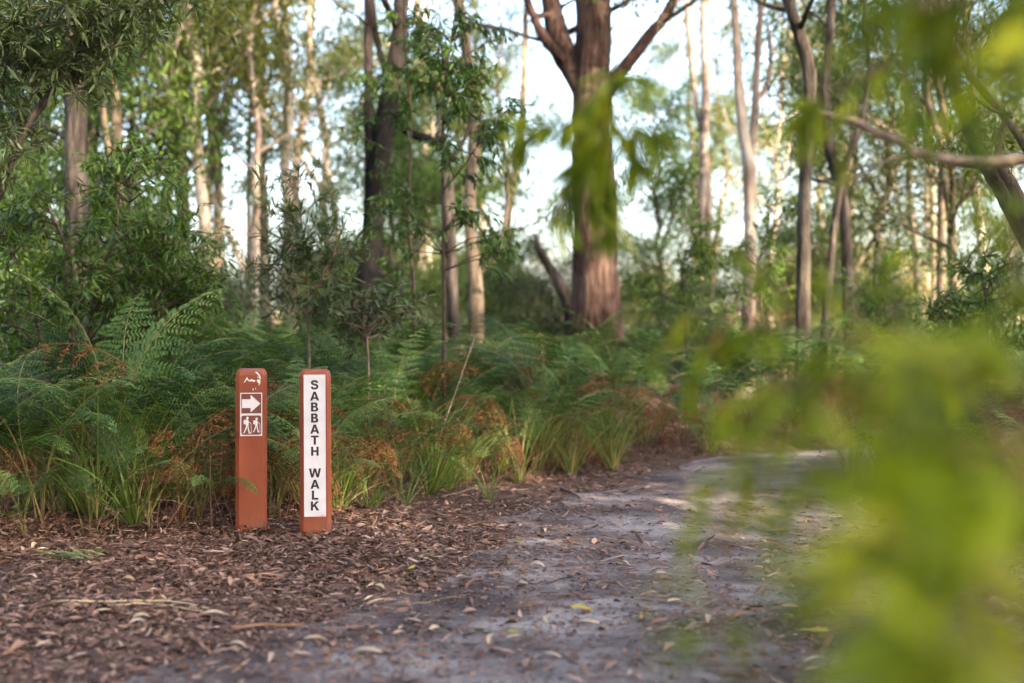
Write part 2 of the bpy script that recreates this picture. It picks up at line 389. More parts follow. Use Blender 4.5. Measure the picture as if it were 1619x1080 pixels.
def rrect(w_, h_, r_=.0, seg=5):
    if r_ == 0: return [(-w_ / 2, -h_ / 2), (w_ / 2, -h_ / 2), (w_ / 2, h_ / 2), (-w_ / 2, h_ / 2)]
    pts = []
    for cx_, cz_, a0 in ((w_ / 2 - r_, -h_ / 2 + r_, -90), (w_ / 2 - r_, h_ / 2 - r_, 0), (-w_ / 2 + r_, h_ / 2 - r_, 90), (-w_ / 2 + r_, -h_ / 2 + r_, 180)):
        for k in range(seg + 1):
            q = R(a0 + 90 * k / seg); pts.append((cx_ + r_ * math.cos(q), cz_ + r_ * math.sin(q)))
    return pts
FY = -PD / 2                                         # the front face
SCL = 1 / 3.375 / 310                                # zoomed photo pixel -> metres on the post

pb = post_mesh()
d1, d2 = 7.25, 7.15
x1, x2 = (397.5 - CX) / FPX * d1, (499.5 - CX) / FPX * d2
post1 = thing('marker_post', 'terracotta post with white arrow and hikers pictogram signs', 'post', (x1, d1, CZ - 359.5 / FPX * d1), R(8.5), 'terracotta trail marker posts')
link('post_body', pb, post1)
# arrow sign
zt = lambda q: PH - (q - 88) * SCL                   # zoomed row -> height on the post
a = slab(rrect(.109, .109), FY, .0016, zt(271), .001); sgn = link('arrow_sign', a.mesh('arrow_sign', M['sticker_white']), post1)
a = slab(rrect(.100, .100), FY - .0016, .0005, zt(271), .001); link('sign_field', a.mesh('sign_field', M['sticker_brown']), sgn)
ar = [(-.046, -.022), (-.003, -.022), (-.003, -.044), (.046, 0), (-.003, .044), (-.003, .022), (-.046, .022)]
a = slab(ar, FY - .0021, .0006, zt(271), .001); link('arrow', a.mesh('arrow', M['sticker_white']), sgn)
# hikers sign
a = slab(rrect(.109, .109), FY, .0016, zt(385), .001); sgn = link('hikers_sign', a.mesh('hikers_sign', M['sticker_white']), post1)
a = slab(rrect(.100, .098, .012), FY - .0016, .0005, zt(385), .001); link('sign_field', a.mesh('sign_field', M['sticker_brown']), sgn)
def hiker(s, x0):
    mb = MB(); y = FY - .0021; z0 = zt(385)
    def pg(pts): mb.merge(slab([(p[0] * s, p[1] * s) for p in pts], y, .0006, z0, x0))
    pg([(.004 + .0065 * math.cos(q), .036 + .0075 * math.sin(q)) for q in np.linspace(0, 2 * math.pi, 13)[:-1]])          # head
    pg([(-.006, .027), (.007, .028), (.011, .018), (.009, -.004), (-.003, -.006), (-.004, .010)])                          # trunk
    pg([(-.0125, .027), (-.0065, .028), (-.0045, .011), (-.0055, .003), (-.0135, .006), (-.0155, .016)])                   # pack
    pg([(-.003, -.0066), (.004, -.0055), (-.001, -.020), (-.011, -.040), (-.018, -.0405), (-.0165, -.037), (-.013, -.035), (-.008, -.020)])  # rear leg
    pg([(.0045, -.0054), (.009, -.0046), (.012, -.021), (.016, -.036), (.022, -.039), (.0215, -.042), (.011, -.042), (.006, -.022)])         # front leg
    pg([(.0112, .019), (.0122, .0155), (.021, .006), (.0225, .009)])                                                        # arm
    pg([(.0215, .0055), (.0235, .0055), (.0245, -.040), (.0225, -.040)])                                                    # staff
    return mb
link('hiker', hiker(1.0, -.022).mesh('hiker', M['sticker_white']), sgn)
link('hiker', hiker(.88, .024).mesh('hiker', M['sticker_white']), sgn)
# torn remains of a sticker above the signs
mb = MB()
for poly in ([(158, 160), (176, 130), (187, 150), (184, 154), (176, 143), (166, 157)], [(187, 146), (200, 142), (214, 147), (222, 151), (212, 156), (200, 152), (190, 156)],
             [(218, 104), (228, 103), (238, 113), (246, 128), (248, 142), (240, 140), (236, 124), (226, 112)], [(226, 146), (240, 142), (247, 150), (244, 166), (236, 178), (238, 164), (230, 158)],
             [(206, 190), (209, 190), (209, 202), (206, 203)], [(220, 186), (222, 186), (222, 197), (220, 197)], [(230, 128), (236, 130), (233, 137), (229, 134)]):
    p = np.array(poly[::-1], float); mb.merge(slab(np.c_[(p[:, 0] - 197) * SCL, np.zeros(len(p))] + np.c_[np.zeros(len(p)), zt(p[:, 1])], FY, .0007))
link('torn_sticker', mb.mesh('torn_sticker', M['residue']), post1)

post2 = thing('marker_post', 'terracotta post with long white strip lettered down its front', 'post', (x2, d2, CZ - 364.5 / FPX * d2), R(6.5), 'terracotta trail marker posts')
post2.rotation_euler[1] = R(-.25)
link('post_body', pb, post2)
s2 = SCL * d2 / d1; zt2 = lambda q: PH - (q - 92) * s2 * .992
hh = zt2(118) - zt2(875)
a = slab(rrect(.1075, hh), FY, .0018, zt2(496.5), -.002); strip = link('name_strip', a.mesh('name_strip', M['sticker_white']), post2)
a = slab(rrect(.018, .0022), FY - .0018, .0004, zt2(868), .036); link('maker_mark', a.mesh('maker_mark', M['sticker_brown']), strip)
GLYPH = {'A': [[(0, 0), (.24, 0), (.31, .2), (.65, .2), (.72, 0), (.96, 0), (.60, 1), (.36, 1)], [(.375, .38), (.585, .38), (.48, .72)]],
 'B': [[(0, 0), (.48, 0), (.62, .03), (.72, .10), (.77, .2), (.77, .30), (.72, .42), (.64, .5), (.56, .53), (.64, .57), (.69, .65), (.70, .75), (.67, .87), (.58, .96), (.44, 1), (0, 1)],
       [(.24, .18), (.44, .18), (.50, .22), (.52, .30), (.50, .38), (.44, .43), (.24, .43)], [(.24, .61), (.39, .61), (.45, .65), (.46, .71), (.44, .78), (.38, .82), (.24, .82)]],
 'T': [[(.28, 0), (.53, 0), (.53, .8), (.81, .8), (.81, 1), (0, 1), (0, .8), (.28, .8)]],
 'H': [[(0, 0), (.24, 0), (.24, .41), (.56, .41), (.56, 0), (.80, 0), (.80, 1), (.56, 1), (.56, .61), (.24, .61), (.24, 1), (0, 1)]],
 'W': [[(.22, 0), (.46, 0), (.63, .64), (.80, 0), (1.04, 0), (1.27, 1), (1.03, 1), (.91, .36), (.75, 1), (.51, 1), (.35, .36), (.23, 1), (-.01, 1)]],
 'L': [[(0, 0), (.68, 0), (.68, .2), (.24, .2), (.24, 1), (0, 1)]],
 'K': [[(0, 0), (.24, 0), (.24, .33), (.35, .45), (.60, 0), (.90, 0), (.51, .62), (.87, 1), (.57, 1), (.24, .62), (.24, 1), (0, 1)]]}
_c = catmull([(.70, .70, 0), (.63, .84, 0), (.44, .90, 0), (.24, .87, 0), (.13, .74, 0), (.22, .61, 0), (.42, .535, 0), (.64, .45, 0), (.70, .29, 0), (.60, .14, 0), (.40, .10, 0), (.20, .14, 0), (.11, .31, 0)], 40)[:, :2]
_t = unit(np.gradient(_c, axis=0)); _n = np.c_[-_t[:, 1], _t[:, 0]] * .108
GLYPH['S'] = [[tuple(q) for q in np.vstack([_c + _n, (_c - _n)[::-1]])]]
def letter(ch, cap, zc, xc):
    cu = bpy.data.curves.new('letter', 'CURVE'); cu.dimensions = '2D'; cu.fill_mode = 'BOTH'
    for ring in GLYPH[ch]:
        sp = cu.splines.new('POLY'); sp.points.add(len(ring) - 1); sp.use_cyclic_u = True
        for p, (a, b) in zip(sp.points, ring): p.co = (a, b, 0, 1)
    o = bpy.data.objects.new('tmp', cu); COL.objects.link(o)
    dg = bpy.context.evaluated_depsgraph_get(); me = bpy.data.meshes.new_from_object(o.evaluated_get(dg))
    bpy.data.objects.remove(o)
    n = len(me.vertices); v = np.empty(n * 3); me.vertices.foreach_get('co', v); v = v.reshape(-1, 3)
    lo, hi = v.min(0), v.max(0); k = cap / (hi[1] - lo[1])
    q = np.c_[(v[:, 0] - (lo[0] + hi[0]) / 2) * k * 1.03 + xc, np.full(n, FY - .0018 - .0008), (v[:, 1] - (lo[1] + hi[1]) / 2) * k + zc]
    me.vertices.foreach_set('co', q.astype(np.float32).ravel()); me.materials.clear(); me.materials.append(M['ink']); me.polygons.foreach_set('use_smooth', np.zeros(len(me.polygons), bool)); me.update()
    return me
for ch, q in zip('SABBATHWALK', (172, 232, 290, 349, 408, 467, 526, 642, 702, 760, 818)):
    link('letter', letter(ch, .0455 if ch != 'S' else .0475, zt2(q), -.002), strip)

# ------------------------------------------------------------------ trees
def cluster_leaves(mb, C, rad, n, L, W, droop=1.0, flat=.7, m=0):
    """n leaves round each centre in C, hanging"""
    C = np.asarray(C, float); k = len(C)
    if k == 0: return
    P = np.repeat(C, n, 0); rr = np.repeat(np.broadcast_to(rad, (k,)), n)
    o = rng.normal(0, .5, (k * n, 3)); o[:, 2] *= flat
    P = P + o * rr[:, None]
    d = rdir(k * n); d[:, 2] -= droop
    base = np.repeat(rng.uniform(0, 1, k), n)
    r = np.clip(base * .55 + rng.uniform(0, .45, k * n), 0, 1)
    kites(mb, P, d, rdir(k * n), L * rng.uniform(.65, 1.25, k * n), W * rng.uniform(.7, 1.2, k * n), r, m, .1, .12)

def limb(mb, p0, dir0, length, r0, r1, n=6, up=.4, segs=6, wob=.08):
    P = [np.array(p0, float)]; d = unit(np.array(dir0, float)); s = length / (n - 1)
    for _ in range(n - 1):
        d = unit(d + np.array([0, 0, up / n]) + rng.normal(0, wob, 3)); P.append(P[-1] + d * s)
    P = np.array(P); tube(mb, P, np.linspace(r0, r1, n), segs)
    return P

def crown_on(tb, lb, P, rad, z0, nb, blen, nclu, nleaf, L, W, crad=.55, up=.5):
    """branches with leaf clusters on a trunk polyline P above height z0"""
    idx = np.where(P[:, 2] >= z0)[0]
    if len(idx) < 2: return
    az = rng.uniform(0, 6.28)
    for b in range(nb):
        t = (b + rng.uniform(0, .8)) / nb; f = idx[0] + t * (len(P) - 1 - idx[0]); i = min(int(f), len(P) - 2); u = f - i
        p = P[i] * (1 - u) + P[i + 1] * u; az += 2.4 + rng.normal(0, .4)
        el = rng.uniform(.15, .75)
        d = np.array([math.cos(az) * math.cos(el), math.sin(az) * math.cos(el), math.sin(el)])
        ln = blen * rng.uniform(.6, 1.25) * (1 - .55 * t)
        r0 = max(.012, min(rad[i] * .5, .018 * ln + .008))
        B = limb(tb, p, d, ln, r0, r0 * .25, 6, up, 5)
        C = [B[-1]]
        for k in range(nclu):
            q = rng.uniform(.35, 1) * 5; i2 = min(int(q), 4); pp = B[i2] + (B[i2 + 1] - B[i2]) * (q - i2)
            dd = unit(d + rng.normal(0, .8, 3)); S = limb(tb, pp, dd, ln * rng.uniform(.22, .45), r0 * .35, .004, 4, up, 3)
            C.append(S[-1])
            if rng.random() < .2: C.append(S[-2])
        cluster_leaves(lb, C, crad * rng.uniform(.7, 1.2), nleaf, L, W)

def make_tree(H, r0, cb, nb, blen, nclu, nleaf, L, W, bark, leaf, crad=.55, wander=.25, fork=0):
    tb, lb = MB(), MB()
    n = 16; z = np.linspace(-.2, H, n); P = np.zeros((n, 3)); P[:, 2] = z
    w_ = np.cumsum(rng.normal(0, wander, (n, 2)), 0) * .35; w_ -= w_[0]; P[:, :2] = w_ * (np.linspace(0, 1, n)[:, None] ** .7)
    P = catmull(P, 40); rad = r0 * (1 - .82 * np.linspace(0, 1, 40) ** 1.1); rad[:3] *= [1.35, 1.2, 1.08]
    tube(tb, P, rad, 10, 0, .05)
    crown_on(tb, lb, P, rad, cb * H, nb, blen, nclu, nleaf, L, W, crad)
    for k in range(fork):
        i = int(rng.uniform(.18, .45) * 40); a = rng.uniform(0, 6.28)
        B = limb(tb, P[i], (math.cos(a) * .55, math.sin(a) * .55, 1), H * rng.uniform(.4, .55), rad[i] * .7, .03, 12, .3, 8, .06)
        crown_on(tb, lb, B, np.linspace(rad[i] * .7, .03, 12), cb * H, nb // 2, blen * .8, nclu, nleaf, L, W, crad)
    return tb.mesh('trunk', bark, True), lb.mesh('crown', leaf)

LM = [('the arrow post', x1, d1), ('the lettered post', x2, d2)] + [(n, (px - CX) / FPX * d, d) for n, px, d in (
    ('the dark rough-barked tree', 122, 11), ('the dense lance-leaved shrub', 110, 9), ('the crooked pale tree', 345, 22), ('the stiff narrow-leaved shrub', 490, 9.6), ('the white-limbed tree', 452, 26), ('the fire-blackened tree', 576, 14),
    ('the hanging leafy sapling', 702, 10.5), ('the elbowed brown tree', 752, 16), ('the huge gum', 945, 17), ('the sunlit twin-stemmed tree', 1106, 22), ('the pale-footed tree', 1176, 16),
    ('the dark bending tree', 1270, 13), ('the two crossing trunks', 1343, 15), ('the tan pole-like tree', 1490, 18), ('the leaning tan gum', 1640, 8))]
def nearest(x, y): return min(LM, key=lambda l: math.hypot(l[1] - x, l[2] - y))[0]
def behind(x, y): return min(LM[2:], key=lambda l: abs(math.atan2(l[1], l[2]) - math.atan2(x, y)) + (5 if l[2] > y else 0))[0]
PROTO = {
 'gum_a':  make_tree(15, .17, .26, 17, 3.4, 4, 95, .15, .038, M['bark_pale'], M['gum'], .58, .25, 1),
 'gum_b':  make_tree(17, .20, .30, 18, 3.8, 4, 95, .15, .038, M['bark_tan'], M['gum2'], .62, .3, 1),
 'gum_c':  make_tree(12, .12, .22, 17, 2.6, 4, 88, .14, .036, M['bark_pale'], M['grey_leaf'], .5, .35, 1),
 'gum_d':  make_tree(14, .14, .40, 13, 2.8, 4, 95, .15, .038, M['bark_tan'], M['gum'], .55, .2, 0),
 'mid_a':  make_tree(6.5, .07, .20, 17, 1.9, 4, 58, .12, .028, M['bark_tan'], M['gum'], .5, .3, 1),
 'mid_b':  make_tree(5.0, .06, .14, 18, 1.6, 4, 58, .11, .026, M['bark'], M['shrub'], .45, .3, 1),
 'mid_c':  make_tree(7.5, .08, .30, 15, 1.9, 4, 58, .12, .028, M['bark_pale'], M['gum2'], .5, .3, 1),
 'bush_a': make_tree(2.6, .035, .06, 18, 1.2, 4, 34, .10, .024, M['bark'], M['shrub'], .36, .2, 2),
 'bush_b': make_tree(2.0, .03, .05, 16, 1.1, 4, 34, .09, .022, M['bark'], M['grey_leaf'], .34, .2, 2),
 'bush_c': make_tree(3.2, .04, .08, 18, 1.3, 4, 34, .10, .024, M['bark_tan'], M['gum2'], .4, .2, 2),
 'bush_d': make_tree(2.4, .03, .05, 16, 1.1, 4, 30, .10, .022, M['bark_tan'], M['dry_leaf'], .36, .2, 2),
}
def put_tree(kind, name, x, y, s, label, cat, group):
    t = thing(name, label, cat, (x, y, gz(x, y)), rng.uniform(0, 6.28), group, s)
    link('trunk', PROTO[kind][0], t); link('crown', PROTO[kind][1], t)
    return t

# --- the trees one can tell apart, each from its own trunk line: (photo column, row, width) from the foot up, at distance d
def hero(name, label, d, stems, bark, leaf, H=13, rough=.10, segs=16, crown=True, blobs=(), L=.13, W=.03, cz=None):
    tb, lb = MB(), MB()
    x0, y0 = at(stems[0][0][0], 0, d)[0], d
    z0 = gz(x0, y0); base = np.array([x0, y0, z0])
    for si, st in enumerate(stems):
        dd = d + (0 if si == 0 else rng.uniform(-.15, .25))
        P = np.array([at(a, b, d) for a, b, c in st]); rad = np.array([c for a, b, c in st]) / FPX * d / 2
        P[:, 1] += np.linspace(0, dd - d, len(P)) if si else np.cumsum(rng.normal(0, .03, len(P)))
        foot = st[0][1] > 440
        if foot:
            if P[0, 2] > z0: P = np.vstack([[P[0, 0], P[0, 1], z0 - .15], P]); rad = np.r_[rad[0] * 1.25, rad]
            else: P[0, 2] = z0 - .15
        top = st[-1][1] <= 5
        if top and crown:                             # carries on above the frame
            k = 5; v = unit(P[-1] - P[-2]); hs = max(H * (1 if si == 0 else rng.uniform(.6, .85)) - P[-1][2], 2)
            ext = []; q = P[-1]; r_ = rad[-1]
            for e in range(k):
                v = unit(v + np.array([0, 0, .25]) + rng.normal(0, .07, 3)); q = q + v * hs / k; ext.append(q)
            nP = len(P); P = np.vstack([P, ext]); rad = np.r_[rad, np.linspace(r_ * .9, .02, k)]
        n = max(14, 5 * len(P)); Q = catmull(P, n); rq = np.interp(np.linspace(0, len(P) - 1, n), np.arange(len(P)), rad)
        tube(tb, Q - base, np.maximum(rq, .004), segs if si == 0 else 9, 0, rough)
        if top and crown:
            crown_on(tb, lb, Q - base, rq, (cz or (CZ + 430 / FPX * d)) - z0, 9 if si == 0 else 5, 2.6, 4, 60, L, W, .55)
    for (px, py, rp, n, dz) in blobs:                 # leafy ends of limbs low enough to be in the picture
        c = at(px, py, d + dz) - base; cluster_leaves(lb, [c], rp / FPX * d * 1.1, n, L, W)
    t = thing(name, label, 'tree', base)
    link('trunk', tb.mesh('trunk', bark, True), t)
    if lb.n: link('crown', lb.mesh('crown', leaf), t)
    return t

hero('gum_tree', 'dark rough-barked straight tree rising out of the leafy shrub', 11,
     [[(122, 520, 40), (122, 350, 36), (120, 240, 34), (118, 150, 34), (112, 60, 30), (105, 0, 27)],
      [(113, 70, 20), (102, 35, 17), (92, 0, 16)], [(112, 222, 9), (80, 205, 8), (40, 194, 6), (15, 205, 4)], [(120, 130, 8), (150, 100, 7), (170, 60, 5)]], M['bark'], M['gum'], 14)
hero('gum_tree', 'slim brown tree just behind the dark rough-barked one', 16,
     [[(185, 500, 18), (187, 380, 17), (188, 280, 16), (187, 180, 18), (180, 110, 16), (168, 50, 14), (160, 0, 13)], [(188, 290, 10), (172, 225, 14), (165, 170, 10), (160, 120, 8)]], M['bark_tan'], M['gum'], 13)
hero('gum_tree', 'pale crooked tree with a swelling where its limbs divide', 22,
     [[(345, 510, 20), (345, 420, 17), (345, 270, 15), (335, 190, 22), (333, 110, 16), (330, 0, 12)], [(336, 200, 11), (318, 160, 9), (305, 120, 7), (300, 60, 5)],
      [(345, 215, 9), (362, 165, 8), (380, 120, 6), (395, 60, 5)], [(330, 500, 14), (327, 420, 14), (329, 330, 13), (334, 210, 12)]], M['bark_tan'], M['gum2'], 15)
hero('gum_tree', 'thin dark pole of a tree beside the crooked pale one', 20, [[(396, 500, 8), (394, 380, 8), (393, 250, 7), (395, 150, 7), (400, 0, 6)]], M['bark'], M['gum'], 11)
hero('gum_tree', 'white-limbed sunlit tree with several pale stems high up', 26,
     [[(452, 500, 13), (452, 330, 12), (453, 180, 12), (455, 90, 11), (452, 0, 10)], [(468, 460, 14), (468, 260, 14), (478, 200, 14), (487, 150, 13), (490, 80, 11), (495, 0, 10)],
      [(486, 160, 7), (510, 125, 7), (532, 105, 6), (545, 60, 4)], [(536, 470, 13), (533, 390, 12), (522, 285, 10), (500, 255, 9), (482, 222, 8)]], M['bark_pale'], M['gum2'], 17)
hero('charred_tree', 'fire-blackened leaning tree with a thin grey stem at its side', 14,
     [[(576, 490, 46), (581, 450, 40), (588, 400, 34), (592, 350, 28), (600, 270, 28), (610, 200, 34), (622, 130, 30), (632, 60, 26), (635, 0, 24)],
      [(570, 480, 14), (578, 400, 14), (583, 300, 13), (584, 200, 15), (583, 80, 14), (582, 0, 12)],
      [(618, 180, 16), (635, 198, 16), (655, 214, 14), (680, 222, 12), (705, 240, 9), (722, 258, 6)], [(616, 135, 10), (604, 95, 10), (593, 50, 9), (588, 0, 8)]], M['bark_char'], M['gum'], 13)
hero('gum_tree', 'slim grey tree forking low, beside the hanging leafy sapling', 14,
     [[(717, 530, 19), (713, 400, 18), (709, 290, 17), (705, 255, 14)], [(705, 262, 9), (720, 240, 8), (735, 215, 7), (748, 170, 5), (752, 120, 4)], [(706, 262, 8), (698, 235, 7), (694, 190, 5), (688, 130, 4)]], M['bark'], M['gum'], 8, blobs=[(752, 130, 45, 60, 0), (690, 130, 40, 60, 0), (740, 200, 35, 40, 0)])
hero('gum_tree', 'brown tree with one elbowed limb, next to the huge trunk', 16,
     [[(752, 530, 25), (752, 450, 23), (746, 380, 20), (744, 300, 19), (750, 200, 17), (738, 90, 17), (725, 0, 16)], [(752, 432, 12), (768, 420, 12), (782, 408, 11), (795, 370, 8), (802, 320, 6), (800, 270, 5)]], M['bark_tan'], M['gum'], 14, blobs=[(800, 270, 45, 50, 0)])
hero('big_gum_tree', 'huge stringy-barked gum tree with thick forking limbs', 17,
     [[(945, 560, 92), (944, 520, 86), (943, 480, 79), (940, 400, 70), (938, 300, 65), (936, 200, 61), (936, 100, 60), (937, 0, 56)],
      [(925, 150, 36), (908, 112, 40), (893, 82, 42), (880, 40, 36), (872, 0, 32)], [(905, 105, 16), (882, 86, 17), (860, 62, 17), (845, 30, 14), (832, 0, 12)],
      [(955, 150, 24), (972, 125, 24), (996, 95, 22), (1030, 50, 20), (1066, 0, 17)], [(862, 66, 7), (830, 58, 6), (795, 48, 6), (760, 42, 5)]], M['bark_red'], M['gum'], 20, .05, 40)
hero('gum_tree', 'short leaning dead trunk resting close against the huge gum', 18, [[(905, 500, 28), (888, 455, 20), (868, 422, 15), (852, 392, 11), (846, 370, 6)]], M['bark'], M['gum'], 3, crown=False)
hero('gum_tree', 'wavy thin tree between the elbowed tree and the huge gum', 24, [[(798, 500, 12), (799, 420, 11), (803, 340, 12), (818, 260, 12), (825, 190, 11), (830, 60, 9), (832, 0, 8)]], M['bark_tan'], M['gum'], 12)
hero('gum_tree', 'sunlit twin-stemmed tree standing right of the huge gum', 22,
     [[(1106, 500, 16), (1108, 420, 15), (1110, 340, 13), (1112, 230, 15), (1115, 130, 13), (1112, 0, 12)], [(1118, 480, 9), (1122, 330, 11), (1112, 220, 10), (1100, 160, 9), (1092, 60, 9), (1085, 0, 8)]], M['bark_pale'], M['gum'], 14)
hero('gum_tree', 'pale-footed tree splitting into two slender stems', 16,
     [[(1176, 575, 34), (1178, 540, 27), (1180, 470, 20), (1182, 370, 18), (1181, 270, 21), (1172, 210, 16), (1165, 130, 14), (1158, 0, 11)],
      [(1184, 262, 14), (1192, 190, 13), (1195, 100, 11), (1200, 0, 9)], [(1195, 160, 7), (1215, 130, 7), (1222, 80, 6), (1218, 30, 4)]], M['bark_pale'], M['gum'], 13)
hero('gum_tree', 'dark brown tree bending over at the top, right of the pale twin stems', 13,
     [[(1270, 560, 24), (1272, 420, 22), (1274, 300, 20), (1280, 200, 18), (1281, 120, 20), (1268, 60, 20), (1248, 0, 18)]], M['bark'], M['gum'], 12)
hero('gum_tree', 'two crossing brown trunks joined below a pale straight limb', 15,
     [[(1343, 565, 19), (1341, 440, 18), (1338, 330, 17), (1327, 270, 19), (1316, 230, 18), (1310, 150, 15), (1318, 60, 14), (1322, 0, 13)],
      [(1303, 545, 13), (1311, 430, 12), (1321, 330, 12), (1328, 275, 12)], [(1330, 275, 11), (1352, 220, 11), (1371, 160, 10), (1378, 100, 8), (1372, 40, 6), (1375, 0, 5)], [(1326, 280, 6), (1300, 285, 6), (1275, 275, 5)]], M['bark'], M['grey_leaf'], 12)
hero('gum_tree', 'straight tan pole-like tree at the right among the thin trunks', 18, [[(1490, 560, 15), (1488, 420, 14), (1490, 270, 13), (1492, 120, 11), (1490, 0, 10)], [(1489, 300, 6), (1462, 250, 6), (1440, 180, 5), (1430, 120, 4)]], M['bark_tan'], M['gum2'], 13)
hero('gum_tree', 'very thin tree with a sideways crook at head height', 20, [[(1450, 530, 12), (1448, 400, 11), (1437, 300, 10), (1440, 240, 9), (1436, 120, 8), (1440, 0, 7)], [(1447, 390, 6), (1425, 340, 6), (1408, 270, 5), (1400, 200, 4)]], M['bark'], M['gum'], 11)
hero('gum_tree', 'thin brown tree standing close behind the tan pole-like one', 23, [[(1472, 560, 12), (1475, 450, 11), (1474, 300, 10), (1470, 150, 9), (1476, 0, 8)]], M['bark_tan'], M['gum2'], 12)
hero('leaning_gum_tree', 'leaning tan gum with bare pale twisting branches', 8,
     [[(1700, 560, 44), (1665, 430, 38), (1625, 355, 32), (1590, 295, 26), (1562, 250, 22), (1542, 215, 17), (1520, 160, 12), (1508, 90, 8), (1500, 0, 6)],
      [(1640, 385, 26), (1608, 310, 20), (1580, 262, 16), (1575, 225, 9), (1590, 180, 7)], [(1690, 500, 24), (1668, 330, 20), (1630, 232, 17), (1592, 172, 13), (1552, 122, 13), (1522, 76, 10), (1478, 45, 7), (1455, 20, 4)],
      [(1548, 122, 7), (1545, 90, 6), (1558, 60, 4)], [(1600, 185, 6), (1560, 175, 5), (1530, 160, 4)]], M['bark_tan'], M['gum2'], 7, blobs=[(1560, 215, 60, 90, 0), (1480, 230, 40, 40, .2), (1600, 60, 70, 90, .3)], L=.07, W=.022, cz=3.2)

# --- more of the wood: slender trees further back and behind the camera, where the shade falls from
def scatter(n, ylo, yhi, spread, avoid):
    out = []
    k = 0
    while len(out) < n and k < 9000:
        k += 1
        y = math.sqrt(rng.uniform(ylo**2, yhi**2)); x = rng.uniform(-spread, spread) * y
        if vx(y) - .3 < x < rx(y) + .3 and y < 40: continue
        if all(math.hypot(x - a, y - b) > avoid for a, b in out): out.append((x, y))
    return out
lab = {'gum_a': ('gum_tree', 'pale-trunked gum tree', 'pale gums in the wood'),
       'gum_b': ('gum_tree', 'tan-trunked gum with yellow-green crown', 'yellow-green gums in the wood'),
       'gum_c': ('gum_tree', 'pale gum with grey-green leaves', 'grey-green gums in the wood'),
       'gum_d': ('gum_tree', 'tan gum with high dark crown', 'high-crowned gums in the wood'),
       'mid_a': ('understory_tree', 'small tan-stemmed tree', 'small tan-stemmed trees'),
       'mid_b': ('understory_tree', 'small bushy bright green tree', 'small bushy trees'),
       'mid_c': ('understory_tree', 'small pale-stemmed yellow-green tree', 'small yellow-green trees'),
       'bush_a': ('shrub', 'bright green leafy shrub', 'bright green shrubs'),
       'bush_b': ('shrub', 'grey-green shrub', 'grey-green shrubs'),
       'bush_d': ('shrub', 'dry straw-coloured shrub', 'dry shrubs'),
       'bush_c': ('shrub', 'yellow-green leafy shrub', 'yellow-green shrubs')}
def plant(kind, x, y, s):
    nm, lb_, gr = lab[kind]; q = behind(x, y)
    size = 'large ' if s > (.95 if nm != 'shrub' else .85) else 'small '
    size = '' if 'small' in lb_ else size
    put_tree(kind, nm, x, y, s, size + lb_ + (' well behind ' if y > 40 else ' behind ') + q, 'shrub' if nm == 'shrub' else 'tree', gr + ' behind ' + q)
TALL = ['gum_a', 'gum_b', 'gum_c', 'gum_d']
for x, y in scatter(8, 28, 48, .42, 4.5): plant(TALL[rng.integers(4)], x, y, rng.uniform(.7, 1.1))
for x, y in scatter(5, 50, 95, .42, 8): plant(TALL[rng.integers(4)], x, y, rng.uniform(.7, 1.0))
for x, y in scatter(11, 18, 40, .42, 3.0): plant(['mid_a', 'mid_b', 'mid_c'][rng.integers(3)], x, y, rng.uniform(.6, 1.0))
for x, y in scatter(26, 19, 48, .42, 2.4): plant(['bush_a', 'bush_b', 'bush_c'][rng.integers(3)], x, y, rng.uniform(.6, 1.0))
for x, y in scatter(26, 48, 100, .42, 2.5): plant(['bush_a', 'bush_b', 'bush_c'][rng.integers(3)], x, y, rng.uniform(.9, 1.4))
for px, d, kd, sc_ in ((30, 11.5, 'bush_a', .8), (250, 12, 'bush_a', .7), (320, 13, 'bush_b', .75), (535, 14, 'bush_a', .5), (620, 15, 'bush_b', .6), (1060, 19, 'bush_a', .7), (1100, 16, 'bush_b', .6), (380, 28, 'bush_d', .8), (540, 28, 'bush_d', .8), (660, 27, 'bush_d', .7), (840, 28, 'bush_d', .8), (640, 21, 'bush_a', .75), (800, 22, 'bush_a', .75), (865, 20, 'bush_b', .8), (800, 24, 'mid_a', 1.0), (690, 22, 'mid_b', .9), (1030, 23, 'mid_b', .9), (1120, 27, 'mid_a', 1.0), (1260, 22, 'bush_a', .8), (1230, 25, 'bush_d', .8), (1420, 27, 'bush_d', .9), (1300, 31, 'bush_d', 1.0), (200, 27, 'bush_d', .9), (1010, 29, 'bush_d', .9), (1390, 16, 'bush_b', .7), (1560, 13, 'bush_a', .7),
                       (330, 18, 'mid_c', 1.2), (200, 19, 'mid_a', 1.2), (460, 21, 'mid_c', 1.3), (100, 16, 'mid_b', 1.2), (1520, 16, 'mid_a', 1.0), (290, 24, 'gum_b', .75), (420, 27, 'gum_b', .7), (250, 20, 'mid_c', 1.15), (520, 24, 'mid_c', 1.15), (60, 18, 'gum_c', .7), (150, 22, 'gum_b', .7), (1400, 20, 'mid_b', 1.2), (1560, 18, 'mid_c', 1.0), (660, 24, 'gum_c', .75), (400, 19, 'gum_c', .6), (10, 14, 'mid_b', 1.0)):
    plant(kd, (px - CX) / FPX * d, d, sc_)
